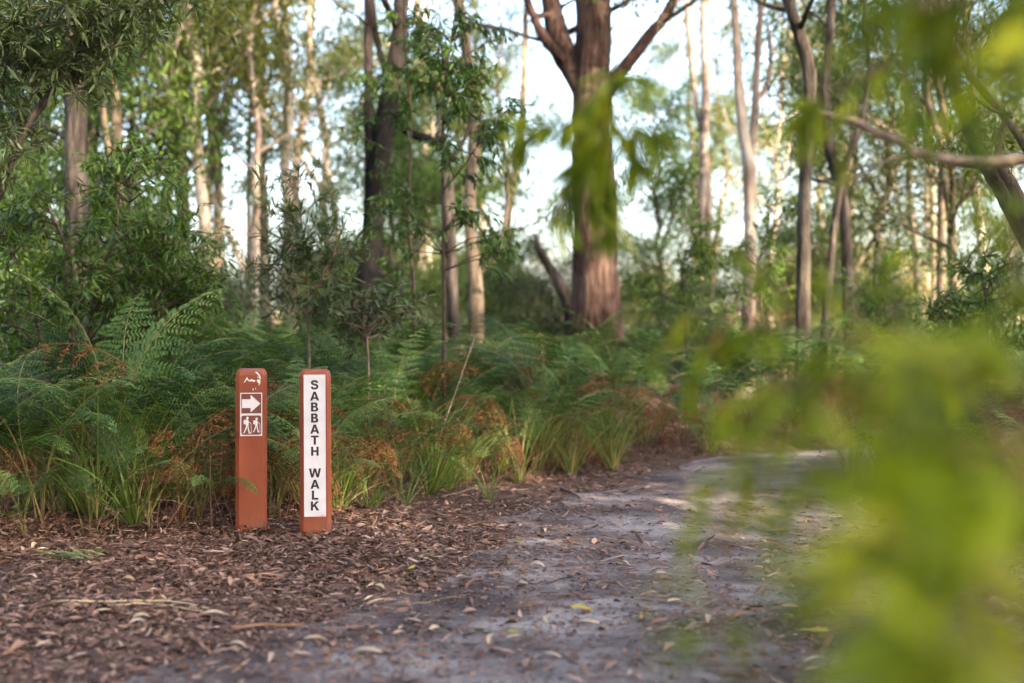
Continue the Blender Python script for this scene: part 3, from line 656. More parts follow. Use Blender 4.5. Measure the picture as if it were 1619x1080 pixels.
# the rest of the wood round the camera, which shades this end of the path
def off_frame(n, x0, x1_, y0, y1_, dm, seen):
    out = []; k = 0
    while len(out) < n and k < 5000:
        k += 1; x, y = rng.uniform(x0, x1_), rng.uniform(y0, y1_)
        if abs(x) < .36 * y + 1.2 or math.hypot(x, y) < 2.5 or (-4 < x < rx(max(y, 0)) + .6 and y > -6): continue
        if all(math.hypot(x - a, y - b) > dm for a, b in out + seen): out.append((x, y))
    return out
near = off_frame(22, 3.5, 15, -14, 9, 2.4, []); near += off_frame(12, -14, -4, -8, 13, 2.8, near); near += off_frame(10, -8, 8, -16, -4, 2.8, near)
for k, (x, y) in enumerate(near):
    put_tree(TALL[k % 4], 'gum_tree', x, y, rng.uniform(.85, 1.15), 'tall gum tree on the near side of the path, rooted outside the view', 'tree', 'gums on the near side of the path')

low = off_frame(20, -9, 9, -10, 7, 1.8, near)  # unseen bushes and small trees, added to keep low sky light off the ferns
low = [(x, y) for x, y in low if abs(x) > .36 * y + 2.2]
for k, (x, y) in enumerate(low):
    kd = ('mid_b', 'bush_a', 'mid_a', 'bush_c')[k % 4]
    put_tree(kd, lab[kd][0], x, y, rng.uniform(.9, 1.2) * (1 if kd[0] == 'm' else 1.3), 'unseen bushy undergrowth added on the near side to block low sky light', 'shrub', 'undergrowth on the near side of the path')

# ------------------------------------------------------------------ leafy saplings and shrubs whose leaves show
def leafy(name, label, root, stems, blobs, leaf, bark, L=.085, W=.016, ntw=4, nl=10, cat='shrub', droop=.5, rosette=False, group=None):
    """stems: lists of world points; blobs: (centre, (rx, ry, rz), number of branches)"""
    root = np.array(root, float); tb, lb = MB(), MB(); pts = []; 
    for P, ra, rb in stems:
        Q = catmull(np.array(P) - root, 18); tube(tb, Q, np.linspace(ra, rb, 18), 7, 0, .05); pts.append(Q)
    S = np.concatenate(pts)
    for c, rr, nb in blobs:
        c = np.array(c) - root
        for k in range(nb):
            v = rdir(1)[0] * np.array(rr) * rng.uniform(.35, 1) ** .5; T = c + v
            dist = np.linalg.norm(S - T, axis=1) + .6 * np.maximum(S[:, 2] - T[2] + .15, 0)
            A = S[np.argmin(dist)]
            mid = (A + T) / 2 + np.array([0, 0, .08]) * np.linalg.norm(T - A) + rng.normal(0, .03, 3)
            B = catmull([A, mid, T], 9); tube(tb, B, np.linspace(.006, .002, 9), 4)
            ends = [(B[4:], 1)]
            for q in range(ntw):
                i = rng.integers(3, 8); d = unit(unit(T - A) + rng.normal(0, .75, 3)); ln = rng.uniform(.12, .26)
                K = np.array([B[i] + d * ln * t + np.array([0, 0, -.05 * t * t * droop]) for t in np.linspace(0, 1, 5)])
                tube(tb, K, np.linspace(.0025, .0012, 5), 3); ends.append((K, 0))
            sh = rng.uniform(0, .5)
            for K, _ in ends:
                ax_ = unit(K[-1] - K[0])
                if rosette:
                    n = nl; t = rng.uniform(.55, 1, n); base = K[0] + (K[-1] - K[0]) * t[:, None]
                    d = rdir(n) + ax_ * .5
                else:
                    n = nl; t = np.linspace(.12, 1, n); base = np.stack([np.interp(t * (len(K) - 1), np.arange(len(K)), K[:, a]) for a in range(3)], 1)
                    d = rdir(n) * .9 + ax_ * .7; d[:, 2] -= droop
                nr = rdir(n); nr[:, 2] += 1.2
                blades6(lb, base, d, nr, L * rng.uniform(.7, 1.2, n), W * rng.uniform(.8, 1.15, n), np.clip(sh + rng.uniform(0, .5, n), 0, 1), 0, rng.uniform(-.05, .2, n))
    t = thing(name, label, cat, root, 0, group)
    link('stem', tb.mesh('stem', bark, True), t); f = link('foliage', lb.mesh('foliage', leaf), t)
    return t
def gp(px, d, sink=.05):
    x = (px - CX) / FPX * d; return np.array([x, d, gz(x, d) - sink])
def pr_(px, d): return px / FPX * d
# left thicket
r_ = gp(110, 9); leafy('leafy_shrub', 'dense green shrub with lance-shaped leaves round the dark trunk', r_,
     [([r_, at(115, 480, 9), at(100, 380, 9), at(60, 300, 9)], .02, .006), ([r_, at(150, 470, 9.1), at(180, 380, 9.1), at(190, 300, 9.2)], .018, .005), ([r_, at(60, 520, 8.9), at(30, 420, 8.8)], .016, .005)],
     [(at(60, 400, 8.9), (.42, .5, .40), 17), (at(170, 420, 9), (.44, .5, .42), 19), (at(90, 510, 8.8), (.6, .5, .28), 20), (at(20, 320, 9), (.25, .3, .28), 10)], M['shrub'], M['dark_twig'])
r_ = gp(235, 9.2); leafy('leafy_shrub', 'upright leafy sapling lifting bright sprays above the dense shrub', r_,
     [([r_, at(220, 480, 9.2), at(200, 380, 9.2), at(215, 250, 9.2)], .016, .004), ([at(215, 440, 9.2), at(265, 390, 9.2), at(310, 350, 9.3)], .008, .003)],
     [(at(225, 270, 9.2), (.28, .25, .18), 13), (at(180, 290, 9.2), (.2, .2, .16), 7), (at(275, 400, 9.2), (.30, .35, .30), 20), (at(240, 480, 9.1), (.45, .4, .24), 20), (at(330, 440, 9.3), (.2, .3, .22), 9)], M['shrub'], M['dark_twig'])
r_ = gp(490, 9.6); leafy('narrow_leaved_shrub', 'slender shrub with stiff radiating narrow leaves behind the posts', r_,
     [([r_, at(487, 480, 9.6), at(480, 380, 9.6), at(470, 300, 9.6)], .013, .004), ([at(487, 480, 9.6), at(520, 420, 9.5), at(535, 380, 9.5)], .007, .003)],
     [(at(465, 320, 9.6), (.18, .2, .2), 7), (at(440, 400, 9.6), (.22, .25, .22), 9), (at(520, 410, 9.5), (.20, .25, .2), 9), (at(480, 470, 9.6), (.25, .25, .12), 7)], M['banksia'], M['twig'], .10, .013, 4, 14, rosette=True)
r_ = gp(702, 10.5); leafy('hanging_sapling', 'tall thin sapling with drooping green sprays before the grey forked tree', r_,
     [([r_, at(702, 480, 10.5), at(701, 380, 10.5), at(700, 260, 10.5), at(703, 140, 10.5), at(720, 20, 10.5), at(725, -60, 10.5)], .017, .006), ([at(702, 300, 10.5), at(735, 260, 10.4), at(755, 230, 10.3)], .007, .003)],
     [(at(730, 80, 10.4), (.42, .35, .40), 15), (at(680, 60, 10.5), (.3, .3, .3), 9), (at(765, 150, 10.4), (.28, .3, .3), 10), (at(735, 230, 10.3), (.3, .3, .22), 8), (at(790, 400, 10.4), (.2, .3, .2), 4), (at(640, 350, 10.5), (.2, .3, .22), 5), (at(760, 350, 10.4), (.2, .2, .2), 3)], M['shrub'], M['dark_twig'], .09, .019, 4, 9, 'tree', .9)
r_ = gp(655, 12); leafy('hanging_sapling', 'leafy sapling spreading in front of the fire-blackened trunk', r_,
     [([r_, at(655, 470, 12), at(645, 350, 12), at(650, 200, 12), at(640, 60, 12), at(640, -30, 12)], .016, .006)],
     [(at(650, 60, 12), (.4, .35, .4), 12), (at(600, 170, 12), (.28, .3, .3), 7), (at(600, 330, 12), (.25, .3, .3), 5), (at(560, 170, 12), (.2, .3, .3), 4), (at(630, 440, 12), (.3, .3, .2), 6)], M['shrub'], M['dark_twig'], .09, .019, 4, 9, 'tree', .9)
r_ = gp(585, 9.3); leafy('spoon_leaved_shrub', 'small shrub with pale blunt leaves at the charred tree foot', r_,
     [([r_, at(582, 560, 9.3), at(575, 510, 9.3), at(580, 470, 9.3)], .009, .004)],
     [(at(575, 490, 9.3), (.25, .25, .11), 9), (at(625, 500, 9.3), (.2, .25, .10), 7), (at(540, 510, 9.4), (.14, .2, .1), 5)], M['grey_leaf'], M['twig'], .07, .021, 3, 10, rosette=True)
for px, d, lb_, bl in ((1085, 13.4, 'loose green shrub beside the huge gum trunk', [(1060, 470, .26), (1095, 500, .33), (1120, 420, .26), (1100, 380, .2)]),
                  (1205, 13.6, 'airy green shrub between the pale-footed and the bending trees', [(1150, 400, .26), (1210, 380, .32), (1240, 450, .3), (1170, 480, .32), (1230, 320, .22)]),
                  (1400, 14, 'green shrub beside the two crossing trunks', [(1380, 470, .34), (1430, 500, .32), (1420, 410, .2), (1370, 520, .3)]),
                  (1560, 9.5, 'green shrub at the foot of the leaning gum', [(1540, 470, .32), (1600, 430, .3), (1580, 530, .34), (1500, 520, .3)])):
    r_ = gp(px, d)
    leafy('leafy_shrub', lb_, r_, [([r_, at(px, 500, d), at(px - 8, 430, d), at(px + 8, 370, d)], .014, .004)],
          [(at(a, b, d), (q, q, q * .8), 7) for a, b, q in bl], M['shrub'], M['dark_twig'])
# top left: limb of a banksia whose trunk stands outside the picture
r_ = gp(-130, 7.6); leafy('banksia_tree', 'dark banksia with stiff leaf rosettes reaching over the left thicket', r_,
     [([r_, at(-110, 500, 7.6), at(-60, 400, 7.6), at(0, 300, 7.6), at(35, 210, 7.6), at(92, 130, 7.6), at(120, 60, 7.6)], .05, .012), ([at(-60, 400, 7.6), at(-70, 200, 7.6), at(-60, 0, 7.6), at(0, -60, 7.6)], .035, .01), ([at(-70, 150, 7.6), at(20, 60, 7.6), at(120, 30, 7.6), at(200, 20, 7.6)], .02, .006)],
     [(at(60, 50, 7.6), (.42, .35, .2), 22), (at(160, 40, 7.6), (.3, .3, .16), 14), (at(20, 140, 7.6), (.22, .3, .18), 8), (at(100, 120, 7.6), (.22, .25, .1), 6), (at(10, 230, 7.6), (.12, .2, .16), 3), (at(230, 10, 7.6), (.16, .2, .1), 5), (at(60, -40, 7.6), (.7, .4, .2), 14)], M['banksia'], M['bark'], .11, .014, 4, 15, 'tree', .2, True)

# ------------------------------------------------------------------ bracken
def frond(slen, blen, th0, th1, npin=14, npl=11, lmax=.17, dead=False, width=.0095):
    mb = MB(); n = 22; tot = slen + blen; s = np.linspace(0, tot, n); u = s / tot
    th = th0 + (th1 - th0) * u ** 1.6
    dx, dz = np.sin(th), np.cos(th)
    X = np.concatenate([[0], np.cumsum((dx[1:] + dx[:-1]) / 2 * np.diff(s))]); Z = np.concatenate([[0], np.cumsum((dz[1:] + dz[:-1]) / 2 * np.diff(s))])
    P = np.stack([X, .02 * np.sin(3 * u + rng.uniform(0, 6)), Z], 1)
    tube(mb, P, np.linspace(.0042, .0010, n), 4, 1, cap=False)
    pos, dr, nr, LL, WW, rr = [], [], [], [], [], []
    for k in range(npin):
        v = k / (npin - 1); q = slen + blen * (.02 + .96 * v)
        b = np.array([np.interp(q, s, P[:, a]) for a in range(3)]); t = np.interp(q, s, th)
        T = np.array([math.sin(t), 0, math.cos(t)]); Nn = np.array([-math.cos(t), 0, math.sin(t)])
        L = lmax * (1 - v) ** .85 * (.72 + .28 * min(1, v * 5)) + .012
        for side in (-1, 1):
            if dead and rng.random() < .25: continue
            D = unit(np.array([0, side, 0]) + T * (.35 + .3 * v) - Nn * (.22 if not dead else rng.uniform(.2, 1.2)) + rng.normal(0, .07, 3))
            npp = max(2, int(round(npl * (L / lmax) ** .8)))
            w_ = (np.arange(npp) + .6) / npp
            c = b + D * L * w_[:, None] - Nn * (w_ ** 2)[:, None] * L * (.18 if not dead else .6)
            if npl > 6: tube(mb, np.stack([b, c[len(c) // 2], c[-1]]), [.0012, .0009, .0004], 3, 0, cap=False)
            Sd = unit(np.cross(D, Nn)); r0 = rng.uniform(0, .5)
            for sg in (-1, 1):
                pos.append(c); dr.append(np.tile(unit(Sd * sg + D * .45), (npp, 1)) + rng.normal(0, .06 if not dead else .4, (npp, 3)))
                nr.append(np.tile(Nn, (npp, 1)) + rng.normal(0, .15 if not dead else .6, (npp, 3)))
                LL.append((.0245 * lmax / .17 * (11 / npl) ** .35) * (1 - w_) ** .6 + .005); WW.append(np.full(npp, width * 11 / npl * lmax / .17)); rr.append(r0 + rng.uniform(0, .4, npp) + .1 * v)
    kites(mb, np.concatenate(pos), np.concatenate(dr), np.concatenate(nr), np.concatenate(LL), np.concatenate(WW), np.clip(np.concatenate(rr), 0, 1), 0, .05, .08)
    return mb
GF = [frond(rng.uniform(.28, .5), rng.uniform(.42, .58), R(rng.uniform(4, 16)), R(rng.uniform(90, 128)), 11, 12, rng.uniform(.14, .20), width=.0100) for _ in range(10)]
DF = [frond(rng.uniform(.22, .45), rng.uniform(.28, .42), R(rng.uniform(4, 20)), R(rng.uniform(130, 190)), 12, 11, rng.uniform(.12, .16), True, .0085) for _ in range(7)]
LF = [frond(rng.uniform(.4, .6), rng.uniform(.42, .58), R(rng.uniform(4, 16)), R(rng.uniform(95, 125)), 10, 5, rng.uniform(.17, .21)) for _ in range(4)]
GFM = [f.mesh('frond', [M['fern'], M['fern_stalk']]) for f in GF]; DFM = [f.mesh('dead_frond', [M['dead_fern'], M['dead_fern']]) for f in DF]
def fern_proto(nf, meshes, name, label, group, cat='fern'):
    t = thing(name, label, cat, (0, 0, 0), 0, group); a = rng.uniform(0, 6.28)
    for k in range(nf):
        f = link('frond', meshes[rng.integers(len(meshes))], t, (rng.normal(0, .02), rng.normal(0, .02), 0))
        a += 6.28 / nf + rng.normal(0, .3); f.rotation_euler = (rng.normal(0, .10), rng.normal(0, .12), a); f.scale = (rng.uniform(.8, 1.15),) * 3
    return t
def spots(n, ylo, yhi, dmin, margin, rightside=True, edge=.18):
    out = []; k = 0
    while len(out) < n and k < 60000:
        k += 1; y = rng.uniform(ylo, yhi); x = rng.uniform(-(.36 * y + margin), .36 * y + margin)
        left = x < vx(y) - edge; right = x > rx(y) + edge and y > 7.2
        if not (left or (right and rightside)): continue
        if -1.6 < x < -.75 and y < d1 + .27: continue
        dm = dmin * (.75 + .03 * y)
        if any((x - a)**2 + (y - b)**2 < dm * dm for a, b in out): continue
        out.append((x, y))
    return out
def use(proto_list, spot_list, smin, smax, zoff=0.0, tl=.08, fn=None):
    used = set(); todo = []
    for x, y in spot_list:
        i = int(rng.integers(len(proto_list))); s = rng.uniform(smin, smax)
        if fn: s *= fn(x, y)
        loc = (x, y, gz(x, y) + zoff); rz = rng.uniform(0, 6.28); tilt = (rng.normal(0, tl), rng.normal(0, tl))
        if i not in used:
            used.add(i); o = proto_list[i]; o.location = loc; o.rotation_euler = (*tilt, rz); o.scale = (s,) * 3
        else: o = dup(proto_list[i], loc, rz, s, tilt=tilt)
        todo.append((o, x, y, s))
    for o, x, y, s in todo:
        q = nearest(x, y); o['label'] = ('tall ' if s > (smin + smax) / 2 else 'low ') + o['label'] + ' closest to ' + q; o['group'] = o['group'] + ' by ' + q
    for i, o in enumerate(proto_list):
        if i not in used:
            for c in list(o.children): bpy.data.objects.remove(c)
            bpy.data.objects.remove(o)
FP = [fern_proto(nf, GFM, 'bracken_fern', 'green bracken fern with feathery fronds', 'green bracken ferns') for nf in (4, 5, 5, 6, 4, 5)]
def edge_scale(x, y):
    e = min(abs(vx(y) - x), abs(x - rx(y))); return .62 + .38 * min(1, e / .7)
fs = sorted(spots(298, 6.9, 13.3, .27, .4, edge=.04), key=lambda p: p[1])
use(FP, fs, .8, 1.45, -.01, .15, edge_scale)
DP = [fern_proto(nf, DFM, 'dead_fern', 'dead brown bracken with curled fronds', 'dead bracken ferns') for nf in (5, 6, 7, 6)]
use(DP, spots(52, 7.0, 12.8, .35, .3, edge=.2), .9, 1.8, -.01, .2, edge_scale)
# the bracken that runs on under the trees, too far to tell plants apart
mb = MB()
far = [p for p in spots(400, 13.0, 27, .40, 1.0)]
for x, y in far:
    a = rng.uniform(0, 6.28); s = rng.uniform(.9, 1.25); z = gz(x, y)
    for k in range(4):
        a += 1.57 + rng.normal(0, .3); c, q = math.cos(a) * s, math.sin(a) * s
        mb.merge(LF[rng.integers(4)], np.array([[c, -q, 0, x], [q, c, 0, y], [0, 0, s, z], [0, 0, 0, 1]]))
tag(link('distant_bracken', mb.mesh('distant_bracken', [M['fern'], M['fern_stalk']])), 'mass of green bracken spreading under the trees behind', 'bracken', None, 'stuff')

# ------------------------------------------------------------------ grass tussocks
def tussock(nb, hlo, hhi, lean, arch, width, m=0):
    mb = MB()
    n = nb; a = rng.uniform(0, 6.28, n); h = rng.uniform(hlo, hhi, n); ln = rng.uniform(.1, 1, n) * lean
    k = 6; t = np.linspace(0, 1, k)
    out = np.stack([np.cos(a), np.sin(a), np.zeros(n)], 1)
    base = out * rng.uniform(0, .05, n)[:, None]
    hor = (ln[:, None] * t + (rng.uniform(.2, 1, n) * arch)[:, None] * t**2.4) * h[:, None]
    ver = (t - (rng.uniform(0, .55, n) * arch)[:, None] * t**3) * h[:, None]
    C = base[:, None] + out[:, None] * hor[..., None]; C[..., 2] += ver
    side = np.stack([-np.sin(a + rng.normal(0, .7, n)), np.cos(a), np.zeros(n)], 1)
    wd = width * np.array([.8, 1, .95, .8, .5, .05])
    V = np.stack([C + side[:, None] * wd[None, :, None] * .5, C - side[:, None] * wd[None, :, None] * .5], 2)   # n,k,2,3
    i, j = np.meshgrid(np.arange(n), np.arange(k - 1), indexing='ij'); b = i * k * 2 + j * 2
    mb.add(V, np.stack([b, b + 1, b + 3, b + 2], -1).reshape(-1, 4), np.repeat(rng.uniform(0, 1, n), k * 2), m)
    return mb
def tuss_proto(label, group, nb, hlo, hhi, lean, arch, dry=0):
    t = thing('grass_tussock', label, 'grass', (0, 0, 0), 0, group)
    o = link('green_blades', tussock(nb, hlo, hhi, lean, arch, .0085).mesh('green_blades', M['grass']), t); o['kind'] = 'stuff'
    if dry: o = link('dry_blades', tussock(dry, hlo * .7, hhi * .9, lean * 1.5, arch * 1.3, .006).mesh('dry_blades', M['dry_grass']), t); o['kind'] = 'stuff'
    return t
G1 = [tuss_proto('green arching grass tussock', 'green grass tussocks', nb, .28, .80, .7, 1.0, 7) for nb in (34, 52, 20, 12)]
G2 = [tuss_proto('upright grass tussock with straw-dry blades', 'dry-bladed grass tussocks', nb, .3, .78, .5, .55, dr) for nb, dr in ((34, 40), (22, 18), (14, 26))]
sp = []
def sample_edge(n, ylo, yhi, lo, hi):
    o = []
    for _ in range(n):
        y = rng.uniform(ylo, yhi); o.append((float(vx(y)) - rng.uniform(lo, hi), y))
    return o
e1 = [(at(a, 0, d)[0], d) for a, d in ((150, 7.35), (205, 7.25), (120, 7.5), (265, 7.4), (330, 7.6), (355, 7.5), (445, 7.75), (460, 7.6), (560, 7.7), (575, 8.0), (640, 8.6), (690, 8.9), (720, 9.2), (660, 8.7), (540, 7.9), (610, 8.3), (235, 7.5), (780, 9.9), (1000, 11.2), (1050, 11.6), (60, 7.5))]
jit = lambda L: [(a + rng.normal(0, .2), b + abs(rng.normal(0, .4))) for a, b in L]
use(G1, jit(e1) + sample_edge(34, 7.2, 12.2, -.05, 1.1), .4, 1.15, -.01, .14)
e2 = [(at(a, 0, d)[0], d) for a, d in ((850, 9.9), (880, 10.1), (905, 10.2), (930, 10.4), (950, 10.6), (980, 10.9), (820, 9.8), (1420, 8.9), (1480, 8.6), (1530, 8.3), (1570, 8.1), (1605, 7.9), (1390, 9.2), (1600, 8.4), (1540, 8.8), (915, 10.5), (960, 10.8))]
use(G2, jit(e2) + sample_edge(10, 7.4, 11.5, 0, .6), .6, 1.05, -.01, .12)

# dry stalks standing and leaning in the undergrowth along the verge
mb = MB()
for _ in range(900):
    y = rng.uniform(6.6, 12.5); x = float(vx(y)) - rng.exponential(.35) - .02
    if rng.random() < .15: x = float(rx(y)) + rng.exponential(.3)
    h = rng.uniform(.12, .55); d = unit(np.array([rng.normal(0, .6), rng.normal(0, .6), 1])); b = np.array([x, y, gz(x, y) - .01])
    tube(mb, np.array([b, b + d * h * .5 + rng.normal(0, .015, 3), b + d * h + rng.normal(0, .03, 3)]), [.0028, .002, .001], 3, 0, cap=False, r=rng.uniform(0, .8))
tag(link('dry_stalks', mb.mesh('dry_stalks', M['litter'])), 'tangle of dry brown stalks under the ferns along the verge', 'dead stalks', None, 'stuff')

# ------------------------------------------------------------------ leaf litter, sticks and bark on the ground
def litter_density(x, y):
    """0..1: thick along the verge and under the ferns, thin on the trodden sand"""
    c = np.interp(y, PY, pl); cr = np.interp(y, PY, pr)
    inside = np.minimum(x - c, cr - x)                  # >0 on the sand
    p = 1.0 / (1 + np.exp((inside + .05) / .16))
    patch = .5 + .5 * np.sin(1.9 * x + 2.3 * y + 1.0) * np.sin(2.7 * x - 1.3 * y)
    p = p * (.62 + .38 * np.sin(4.1 * x + 1.7 * np.sin(2.2 * y)) * np.sin(3.3 * y - 1.2 * np.sin(2.9 * x)))
    front = np.clip((6.6 - y) / 1.6, 0, 1)            # the near corner is barer
    return np.clip(p * (1 - .45 * front) + .09 + .13 * patch, 0, 1)
def scatter_litter(n, ylo, yhi):
    y = rng.uniform(ylo, yhi, n * 3); x = rng.uniform(-1, 1, n * 3) * (.38 * y + .25)
    k = rng.uniform(0, 1, n * 3) < litter_density(x, y)
    return x[k][:n], y[k][:n]
lm = MB()
for n, ylo, yhi, L0, W0, cu in ((38000, 3.9, 8.4, .047, .0130, .22), (17000, 8.4, 14.5, .054, .015, .2), (60000, 3.9, 9.5, .018, .006, .14)):
    x, y = scatter_litter(n, ylo, yhi); n = len(x)
    z = gh(x, y) + .006 + rng.uniform(.0, .016, n) * litter_density(x, y)
    a = rng.uniform(0, 6.28, n); d = np.stack([np.cos(a), np.sin(a), rng.normal(0, .16, n)], 1)
    nr = np.stack([rng.normal(0, .35, n), rng.normal(0, .35, n), np.ones(n)], 1)
    r = np.clip(rng.beta(1.3, 1.9, n), 0, 1)
    blades6(lm, np.stack([x, y, z], 1), d, nr, L0 * rng.gamma(3.4, .295, n), W0 * rng.gamma(4, .25, n), r, 0, rng.uniform(-.5, 1, n) * cu)
# leaves heaped against the posts
for bx_, by_ in ((x1, d1), (x2, d2)):
    n = 150; a = rng.uniform(0, 6.28, n); q = rng.uniform(.75, 1.9, n)
    x, y = bx_ + np.cos(a) * q * .095, by_ + np.sin(a) * q * .075
    d = np.stack([np.cos(a + rng.normal(0, 1.2, n)), np.sin(a + rng.normal(0, 1.2, n)), rng.normal(0, .3, n)], 1)
    blades6(lm, np.stack([x, y, gh(x, y) + .008 + .026 * np.clip(1.7 - q, 0, 1) * rng.uniform(0, 1, n)], 1), d, np.stack([rng.normal(0, .5, n), rng.normal(0, .5, n), np.ones(n)], 1), rng.uniform(.03, .08, n), rng.uniform(.01, .018, n), rng.beta(1.6, 2.6, n), 0, rng.uniform(-.2, .3, n))
# fine twigs among it
n = 2600; x, y = scatter_litter(n, 3.9, 10); n = len(x)
a = rng.uniform(0, 6.28, n); d = np.stack([np.cos(a), np.sin(a), rng.normal(0, .05, n)], 1)
blades6(lm, np.stack([x, y, gh(x, y) + .014], 1), d, np.tile([0., 0, 1], (n, 1)), rng.uniform(.06, .22, n), rng.uniform(.002, .005, n), rng.uniform(0, .5, n), 0, .05)
tag(link('leaf_litter', lm.mesh('leaf_litter', M['litter'])), 'thick brown leaf litter strewn along the verge and over the path', 'leaf litter', None, 'stuff')

def big_leaf(L, W, curl, twist):
    """a single gum leaf: two strips either side of the midrib, sickle-curved"""
    mb = MB(); k = 8; t = np.linspace(0, 1, k)
    wd = W * np.sin(np.pi * t ** .85) ** .8 * .5 + .0004
    cx_ = L * (t - .5); cy_ = .10 * L * np.sin(np.pi * t); cz_ = curl * L * (np.sin(np.pi * t)) 
    ang = twist * (t - .5)
    V = np.stack([np.stack([cx_, cy_ + s * wd * np.cos(ang), cz_ + abs(s) * wd * .35 + s * wd * np.sin(ang)], 1) for s in (-1, 0, 1)], 1)
    i, j = np.meshgrid(np.arange(k - 1), np.arange(2), indexing='ij'); b = i * 3 + j
    mb.add(V, np.stack([b, b + 3, b + 4, b + 1], -1).reshape(-1, 4)); return mb
FL = []
for mat, wt in ((M['litter'], 4), (M['pale_litter'], 2), (M['yellow_litter'], 1)):
    FL.append([big_leaf(rng.uniform(.07, .12), rng.uniform(.015, .026), rng.uniform(.03, .14), rng.uniform(-1.2, 1.2)).mesh('fallen_leaf', mat) for _ in range(4)])
info = [('curled brown gum leaf fallen on the ground', 'fallen brown leaves'), ('pale bleached gum leaf fallen on the ground', 'fallen pale leaves'), ('yellowed gum leaf fallen on the ground', 'fallen yellow leaves')]
y = rng.uniform(4.4, 7.6, 900); x = rng.uniform(-.36, .30, 900) * y
k = (x < rx(y) - .2) & (x > vx(y)); x, y = x[k][:250], y[k][:250]
for q in range(len(x)):
    c = int(rng.choice(3, p=[.66, .28, .06]))
    o = link('fallen_leaf', FL[c][rng.integers(4)], None, (x[q], y[q], gz(x[q], y[q]) + .016))
    o.rotation_euler = (rng.normal(0, .25), rng.normal(0, .15), rng.uniform(0, 6.28)); s = rng.uniform(.6, 1.1); o.scale = (s, s, s)
    tag(o, info[c][0], 'leaf', info[c][1])

def stick(name, label, pts, r0, r1, mat, cat='stick', lift=.010):
    P = np.array([[(a - CX) / FPX * (CZ * FPX / (b - HY)), CZ * FPX / (b - HY), 0.] for a, b in pts])
    P[:, 2] = gh(P[:, 0], P[:, 1]) + lift + r0
    root = P.mean(0); mb = MB(); Q = catmull(P - root, 12); Q[:, 2] += rng.normal(0, .002, 12)
    tube(mb, Q, np.linspace(r0, r1, 12), 6, 0, .12)
    return tag(link(name, mb.mesh(name, mat, True), None, root), label, cat)
stick('straw_stalk', 'longest straw-coloured stalk lying across the leaf litter', [(78, 962), (180, 963), (270, 961), (330, 972)], .006, .003, M['straw'])
stick('straw_stalk', 'shorter straw-coloured stalk lying against the longest one', [(170, 968), (250, 966), (318, 975)], .004, .002, M['straw'])
stick('bark_strip', 'reddish strip of peeled bark lying on the path', [(365, 1008), (410, 1002), (455, 1003), (480, 999)], .009, .004, M['bark_strip'], 'bark')
stick('bark_strip', 'slanting short reddish bark strip beside the path edge', [(300, 1020), (316, 1036), (332, 1056)], .010, .004, M['bark_strip'], 'bark')
stick('fallen_stick', 'grey stick poking out of the litter near the path bend', [(888, 775), (905, 785), (918, 796)], .012, .006, M['twig'])
stick('fallen_stick', 'thin brown twig lying before the posts', [(610, 962), (680, 956), (745, 945)], .004, .002, M['twig'])
stick('fallen_stick', 'dark stick half buried at the foot of the dead ferns', [(62, 885), (90, 882), (120, 886)], .012, .006, M['dark_twig'])
stick('fallen_stick', 'dark twig lying on bare sand of the path', [(820, 934), (870, 925), (905, 914)], .004, .002, M['dark_twig'])
stick('fallen_stick', 'bent brown branch lying under the verge grass', [(700, 792), (745, 778), (790, 770)], .007, .003, M['twig'])
stick('fallen_stick', 'pale thin stalk leaning out of the litter beside the lettered post', [(600, 822), (622, 832), (645, 846)], .004, .002, M['straw'])
# the leaning dead stem among the ferns
A, B = at(655, 640, 8.9), at(752, 530, 9.6); A[2] = gz(A[0], A[1]) - .05; mb = MB(); Q = catmull(np.array([A, (A * .6 + B * .4) + [.02, 0, .04], B]) - A, 10)
tube(mb, Q, np.linspace(.008, .003, 10), 5, 0, .1); tube(mb, np.array([Q[5], Q[5] + [.1, .02, .05], Q[5] + [.16, .03, .14]]), [.004, .003, .001], 4)
tag(link('dead_sapling', mb.mesh('dead_sapling', M['twig'], True), None, A), 'bare grey dead sapling slanting up out of the green bracken', 'sapling')
# a green sprig broken off and lying on the litter
dq = CZ * FPX / (905 - HY); sx0 = (112 - CX) / FPX * dq
sp_ = thing('fallen_sprig', 'broken green leafy sprig lying on the brown litter', 'sprig', (sx0, dq, gz(sx0, dq) + .014), .2)
mb = MB(); tube(mb, np.array([[-.13, 0, .0], [0, .01, .025], [.13, .0, .02]]), [.003, .0025, .001], 5); link('stem', mb.mesh('stem', M['fern_stalk']), sp_)
SL = big_leaf(.11, .024, .06, .5).mesh('leaf', leafmat('pale green leaf', [(.10, .14, .05), (.17, .20, .09)], .2))
for k in range(11):
    o = link('leaf', SL, sp_, (-.11 + .023 * k, rng.normal(0, .012), .02 + rng.uniform(0, .02))); o.rotation_euler = (rng.normal(0, .3), rng.normal(-.15, .2), 3.14 + rng.choice([-1, 1]) * rng.uniform(.25, .8))

# ------------------------------------------------------------------ leafy growth close to the camera
def near_leaf(L, W, curl):
    mb = MB(); k = 8; t = np.linspace(0, 1, k)
    wd = W * np.sin(np.pi * np.clip(t, 0, 1) ** .8) ** .75 * .5 + .0003
    cz_ = -curl * L * t ** 2
    V = np.stack([np.stack([L * t, s * wd, cz_ + abs(s) * wd * .3], 1) for s in (-1, 0, 1)], 1)
    i, j = np.meshgrid(np.arange(k - 1), np.arange(2), indexing='ij'); b = i * 3 + j
    mb.add(V, np.stack([b, b + 3, b + 4, b + 1], -1).reshape(-1, 4)); return mb
NL = [near_leaf(rng.uniform(.070, .100), rng.uniform(.015, .021), rng.uniform(.05, .3)).mesh('leaf', M['near_leaf']) for _ in range(6)]
NO = near_leaf(.06, .017, .2).mesh('leaf', M['near_old'])
M['near_stem'] = plain('brown green stem', (.13, .085, .04), .7, .4, 30)
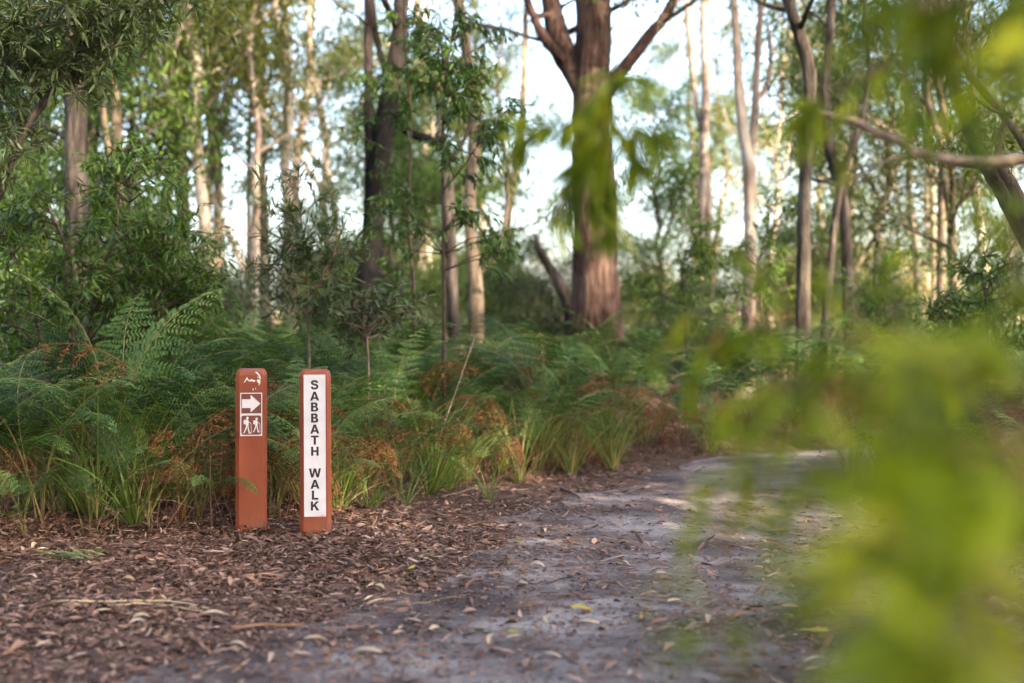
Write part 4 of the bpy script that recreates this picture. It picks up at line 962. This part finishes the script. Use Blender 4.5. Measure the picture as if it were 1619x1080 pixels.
def near_plant(name, label, cat, stems, sprays, old=.03, dens=1.5, size=1.0):
    old = old * .4
    """stems: (points, r0, r1), first one rooted; sprays: (start point, end point, number of leaves, droop, size)"""
    root = np.array(stems[0][0][0]); t = thing(name, label, cat, root)
    for P, a, b in stems:
        mb = MB(); tube(mb, catmull(np.array(P) - root, 24), np.linspace(a, b, 24), 8, 0, .04); link('stem', mb.mesh('stem', M['near_stem'], True), t)
    for A, B, n, droop, sz in sprays:
        A = np.array(A) - root; B = np.array(B) - root; mid = (A + B) / 2 + rng.normal(0, .012, 3) + [0, 0, .02]
        K = catmull([A, mid, B], 10); mb = MB(); tube(mb, K, np.linspace(.0028, .0012, 10), 5); link('twig', mb.mesh('twig', M['near_stem'], True), t)
        axd = unit(B - A)
        n = int(round(n * dens))
        for q in range(n):
            f = (.12 + .88 * (q + rng.uniform(0, .6)) / n) * 8.99; i = int(min(f, 8)); p = K[i] + (K[i + 1] - K[i]) * (f - i)
            d = rdir(1)[0] * .75 + axd * .55; d[2] -= droop; d = unit(d)
            o = link('leaf', NO if rng.random() < old else NL[rng.integers(6)], t, p)
            rot = Vector(d).to_track_quat('X', 'Z').to_matrix().to_4x4() @ Matrix.Rotation(rng.normal(0, .6), 4, 'X')
            o.rotation_euler = rot.to_euler(); s = sz * size * rng.uniform(.65, 1.25); o.scale = (s, s, s)
    return t
g0 = lambda x, y: np.array([x, y, gz(x, y) - .03])
# sapling arching over from the right, its tips hanging in front of the huge gum
T0 = g0(1.25, 2.45)
near_plant('arching_sapling', 'sapling whose drooping leafy tip hangs before the huge gum trunk', 'sapling',
    [([T0, np.array([1.2, 2.4, 1.0]), np.array([1.05, 2.35, 1.85]), np.array([.75, 2.5, 2.15]), np.array([.36, 2.58, 1.95]), at(965, 120, 2.6)], .014, .003),
     ([np.array([1.12, 2.38, 1.6]), at(1560, 110, 2.35), at(1420, 100, 2.35), at(1300, 150, 2.3)], .006, .002)],
    [(at(985, 95, 2.62), at(890, 210, 2.6), 22, 0.35, 1.13), (at(940, 190, 2.6), at(825, 235, 2.65), 17, 0.25, 1.13), (at(945, 230, 2.6), at(880, 345, 2.6), 14, 0.45, 1.13), (at(950, 250, 2.6), at(960, 370, 2.6), 14, 0.50, 1.13), (at(985, 200, 2.6), at(1050, 225, 2.6), 11, 0.25, 1.13), (at(965, 120, 2.6), at(945, 260, 2.6), 24, 0.45, 1.19), (at(950, 200, 2.6), at(930, 320, 2.6), 18, 0.50, 1.19), (at(960, 180, 2.6), at(1010, 270, 2.65), 12, 0.40, 0.95), (at(955, 130, 2.6), at(1020, 150, 2.6), 8, 0.30, 0.95),
     (at(1300, 150, 2.3), at(1262, 205, 2.3), 14, 0.40, 0.89), (at(1420, 100, 2.35), at(1330, 240, 2.3), 8, 0.50, 0.89), (at(1340, 235, 2.3), at(1362, 300, 2.3), 5, 0.50, 0.89), (at(1420, 100, 2.35), at(1465, 190, 2.3), 7, 0.40, 0.95)], .02, 1.72, .86)
# higher growth at the top right, nearer
T0 = g0(.95, 1.5)
near_plant('overhanging_sapling', 'sapling with broad blurred leaves overhanging the leaning gum', 'sapling',
    [([T0, np.array([.9, 1.5, .8]), np.array([.80, 1.45, 1.45]), at(1690, -60, 1.4), at(1560, -20, 1.4), at(1440, 10, 1.4)], .011, .003)],
    [(at(1690, -60, 1.4), at(1560, 60, 1.4), 14, .5, .9), (at(1560, -20, 1.4), at(1480, 70, 1.4), 14, .6, .9), (at(1470, 0, 1.4), at(1385, 50, 1.45), 12, .7, .85), (at(1640, -20, 1.35), at(1610, 110, 1.35), 10, .6, .9), (at(1700, 40, 1.3), at(1580, 150, 1.3), 8, .4, .9), (at(1500, 40, 1.4), at(1520, 170, 1.4), 5, .8, .8)], .01)
# the bush filling the lower right
T0 = g0(.62, 1.15)
b1 = [T0, np.array([.60, 1.15, .45]), np.array([.50, 1.12, .85]), at(1560, 640, 1.1)]
near_plant('near_bush', 'leafy green bush growing right beside the path at the lower right', 'bush',
    [(b1, .010, .004), ([T0, np.array([.52, 1.05, .45]), at(1500, 960, 1.0), at(1330, 880, 1.05)], .007, .002), ([np.array([.58, 1.15, .6]), at(1450, 800, 1.2), at(1250, 760, 1.3), at(1110, 780, 1.35)], .006, .002),
     ([T0, np.array([.5, 1.05, .3]), at(1400, 1100, 1.0), at(1150, 1010, 1.2)], .006, .002)],
    [(at(1560, 640, 1.1), at(1420, 600, 1.1), 13, .3, .85), (at(1600, 700, 1.1), at(1460, 680, 1.1), 14, .35, .9), (at(1540, 760, 1.1), at(1380, 700, 1.15), 14, .3, .85), (at(1400, 780, 1.2), at(1290, 650, 1.3), 10, .2, .75),
     (at(1290, 760, 1.3), at(1190, 700, 1.35), 9, .4, .7), (at(1240, 765, 1.3), at(1100, 790, 1.4), 11, .8, .7), (at(1330, 770, 1.3), at(1230, 830, 1.3), 9, .5, .7),
     (at(1590, 940, .9), at(1420, 850, .9), 14, .3, .95), (at(1500, 960, 1.0), at(1330, 880, 1.0), 14, .4, .9), (at(1560, 1000, .85), at(1380, 980, .85), 14, .3, .95), (at(1450, 1060, .95), at(1250, 960, 1.0), 11, .4, .85), (at(1620, 1060, .8), at(1450, 1060, .8), 13, .2, 1.0),
     (at(1250, 1040, 1.1), at(1080, 990, 1.3), 9, .4, .65), (at(1150, 1010, 1.2), at(1020, 950, 1.4), 8, .3, .62), (at(1200, 1080, 1.1), at(1060, 1060, 1.25), 7, .3, .65), (at(1650, 800, 1.0), at(1560, 860, 1.0), 10, .2, 1.0)], .05, 1.15, .85)
# a taller spindly shrub behind it
T0 = g0(.98, 2.0)
near_plant('spindly_shrub', 'spindly shrub with scattered leaves screening the far end of path', 'shrub',
    [([T0, np.array([.9, 2.0, .6]), at(1600, 640, 1.9), at(1430, 560, 1.9), at(1250, 520, 2.0), at(1120, 500, 2.1)], .009, .002), ([at(1600, 640, 1.9), at(1640, 540, 1.8), at(1610, 430, 1.8)], .005, .002)],
    [(at(1430, 560, 1.9), at(1350, 620, 1.9), 11, .5, .85), (at(1330, 540, 1.95), at(1230, 610, 2.0), 12, .7, .8), (at(1250, 520, 2.0), at(1150, 560, 2.05), 12, .6, .8), (at(1120, 500, 2.1), at(1030, 580, 2.1), 11, .8, .8), (at(1160, 500, 2.05), at(1090, 650, 2.1), 10, .9, .8),
     (at(1500, 580, 1.9), at(1480, 690, 1.8), 12, .5, .9), (at(1380, 540, 1.9), at(1300, 470, 1.95), 8, .1, .8), (at(1610, 430, 1.8), at(1560, 520, 1.7), 10, .6, .9), (at(1600, 560, 1.7), at(1540, 600, 1.6), 14, .4, .95), (at(1250, 520, 2.0), at(1180, 430, 2.05), 9, .1, .75), (at(1430, 560, 1.9), at(1400, 420, 2.0), 10, .2, .75), (at(1610, 430, 1.8), at(1530, 340, 1.9), 11, .4, .8), (at(1180, 440, 2.05), at(1130, 370, 2.1), 8, .6, .75), (at(1610, 430, 1.8), at(1600, 330, 1.9), 8, .4, .8)], .03, 1.5, .8)
T0 = g0(.82, 1.45)
near_plant('near_bush', 'second leafy bush just behind the one beside the path', 'bush',
    [([T0, np.array([.72, 1.42, .6]), at(1600, 800, 1.4), at(1420, 650, 1.4), at(1240, 600, 1.5)], .009, .002), ([np.array([.72, 1.42, .6]), at(1560, 900, 1.3), at(1340, 860, 1.35), at(1180, 830, 1.45)], .007, .002)],
    [(at(1480, 700, 1.4), at(1380, 590, 1.4), 13, .2, .9), (at(1420, 650, 1.4), at(1290, 650, 1.45), 13, .4, .85), (at(1330, 620, 1.45), at(1200, 680, 1.5), 13, .6, .85), (at(1240, 600, 1.5), at(1130, 640, 1.55), 11, .6, .8), (at(1250, 605, 1.5), at(1180, 760, 1.5), 10, .9, .8),
     (at(1600, 800, 1.4), at(1500, 760, 1.35), 13, .3, .9), (at(1560, 900, 1.3), at(1440, 920, 1.25), 13, .4, .9), (at(1440, 880, 1.3), at(1300, 930, 1.3), 13, .5, .85), (at(1340, 860, 1.35), at(1250, 770, 1.4), 11, .2, .85), (at(1180, 830, 1.45), at(1080, 860, 1.5), 9, .6, .75), (at(1640, 620, 1.2), at(1520, 590, 1.2), 13, .3, .95), (at(1640, 700, 1.2), at(1540, 720, 1.15), 13, .3, .95), (at(1620, 980, 1.1), at(1500, 1010, 1.0), 12, .3, .95)], .04, .95, .82)
# dead brown limb crossing behind those leaves
T0 = g0(2.35, 4.4)
mb = MB(); P = np.array([T0, [2.3, 4.4, 1.0], at(1800, 250, 4.3), at(1650, 250, 4.2), at(1540, 256, 4.1), at(1450, 240, 4.1), at(1340, 190, 4.1), at(1225, 160, 4.1)])
t = thing('dead_tree', 'thin dead tree with bare brown limb stretching across the gums', 'tree', T0)
PQ = catmull(P - T0, 40); PQ[8:] += rng.normal(0, .004, (32, 3)); tube(mb, PQ, np.interp(np.linspace(0, 1, 40), [0, .4, .8, 1], [.028, .021, .012, .005]), 8, 0, .25); link('trunk', mb.mesh('trunk', M['bark_tan'], True), t)
mb = MB(); tube(mb, catmull(np.array([at(1450, 240, 4.1), at(1400, 255, 4.1), at(1330, 290, 4.1), at(1290, 275, 4.1)]) - T0, 12), np.linspace(.007, .002, 12), 5, 0, .1); link('limb', mb.mesh('limb', M['bark_tan'], True), t)
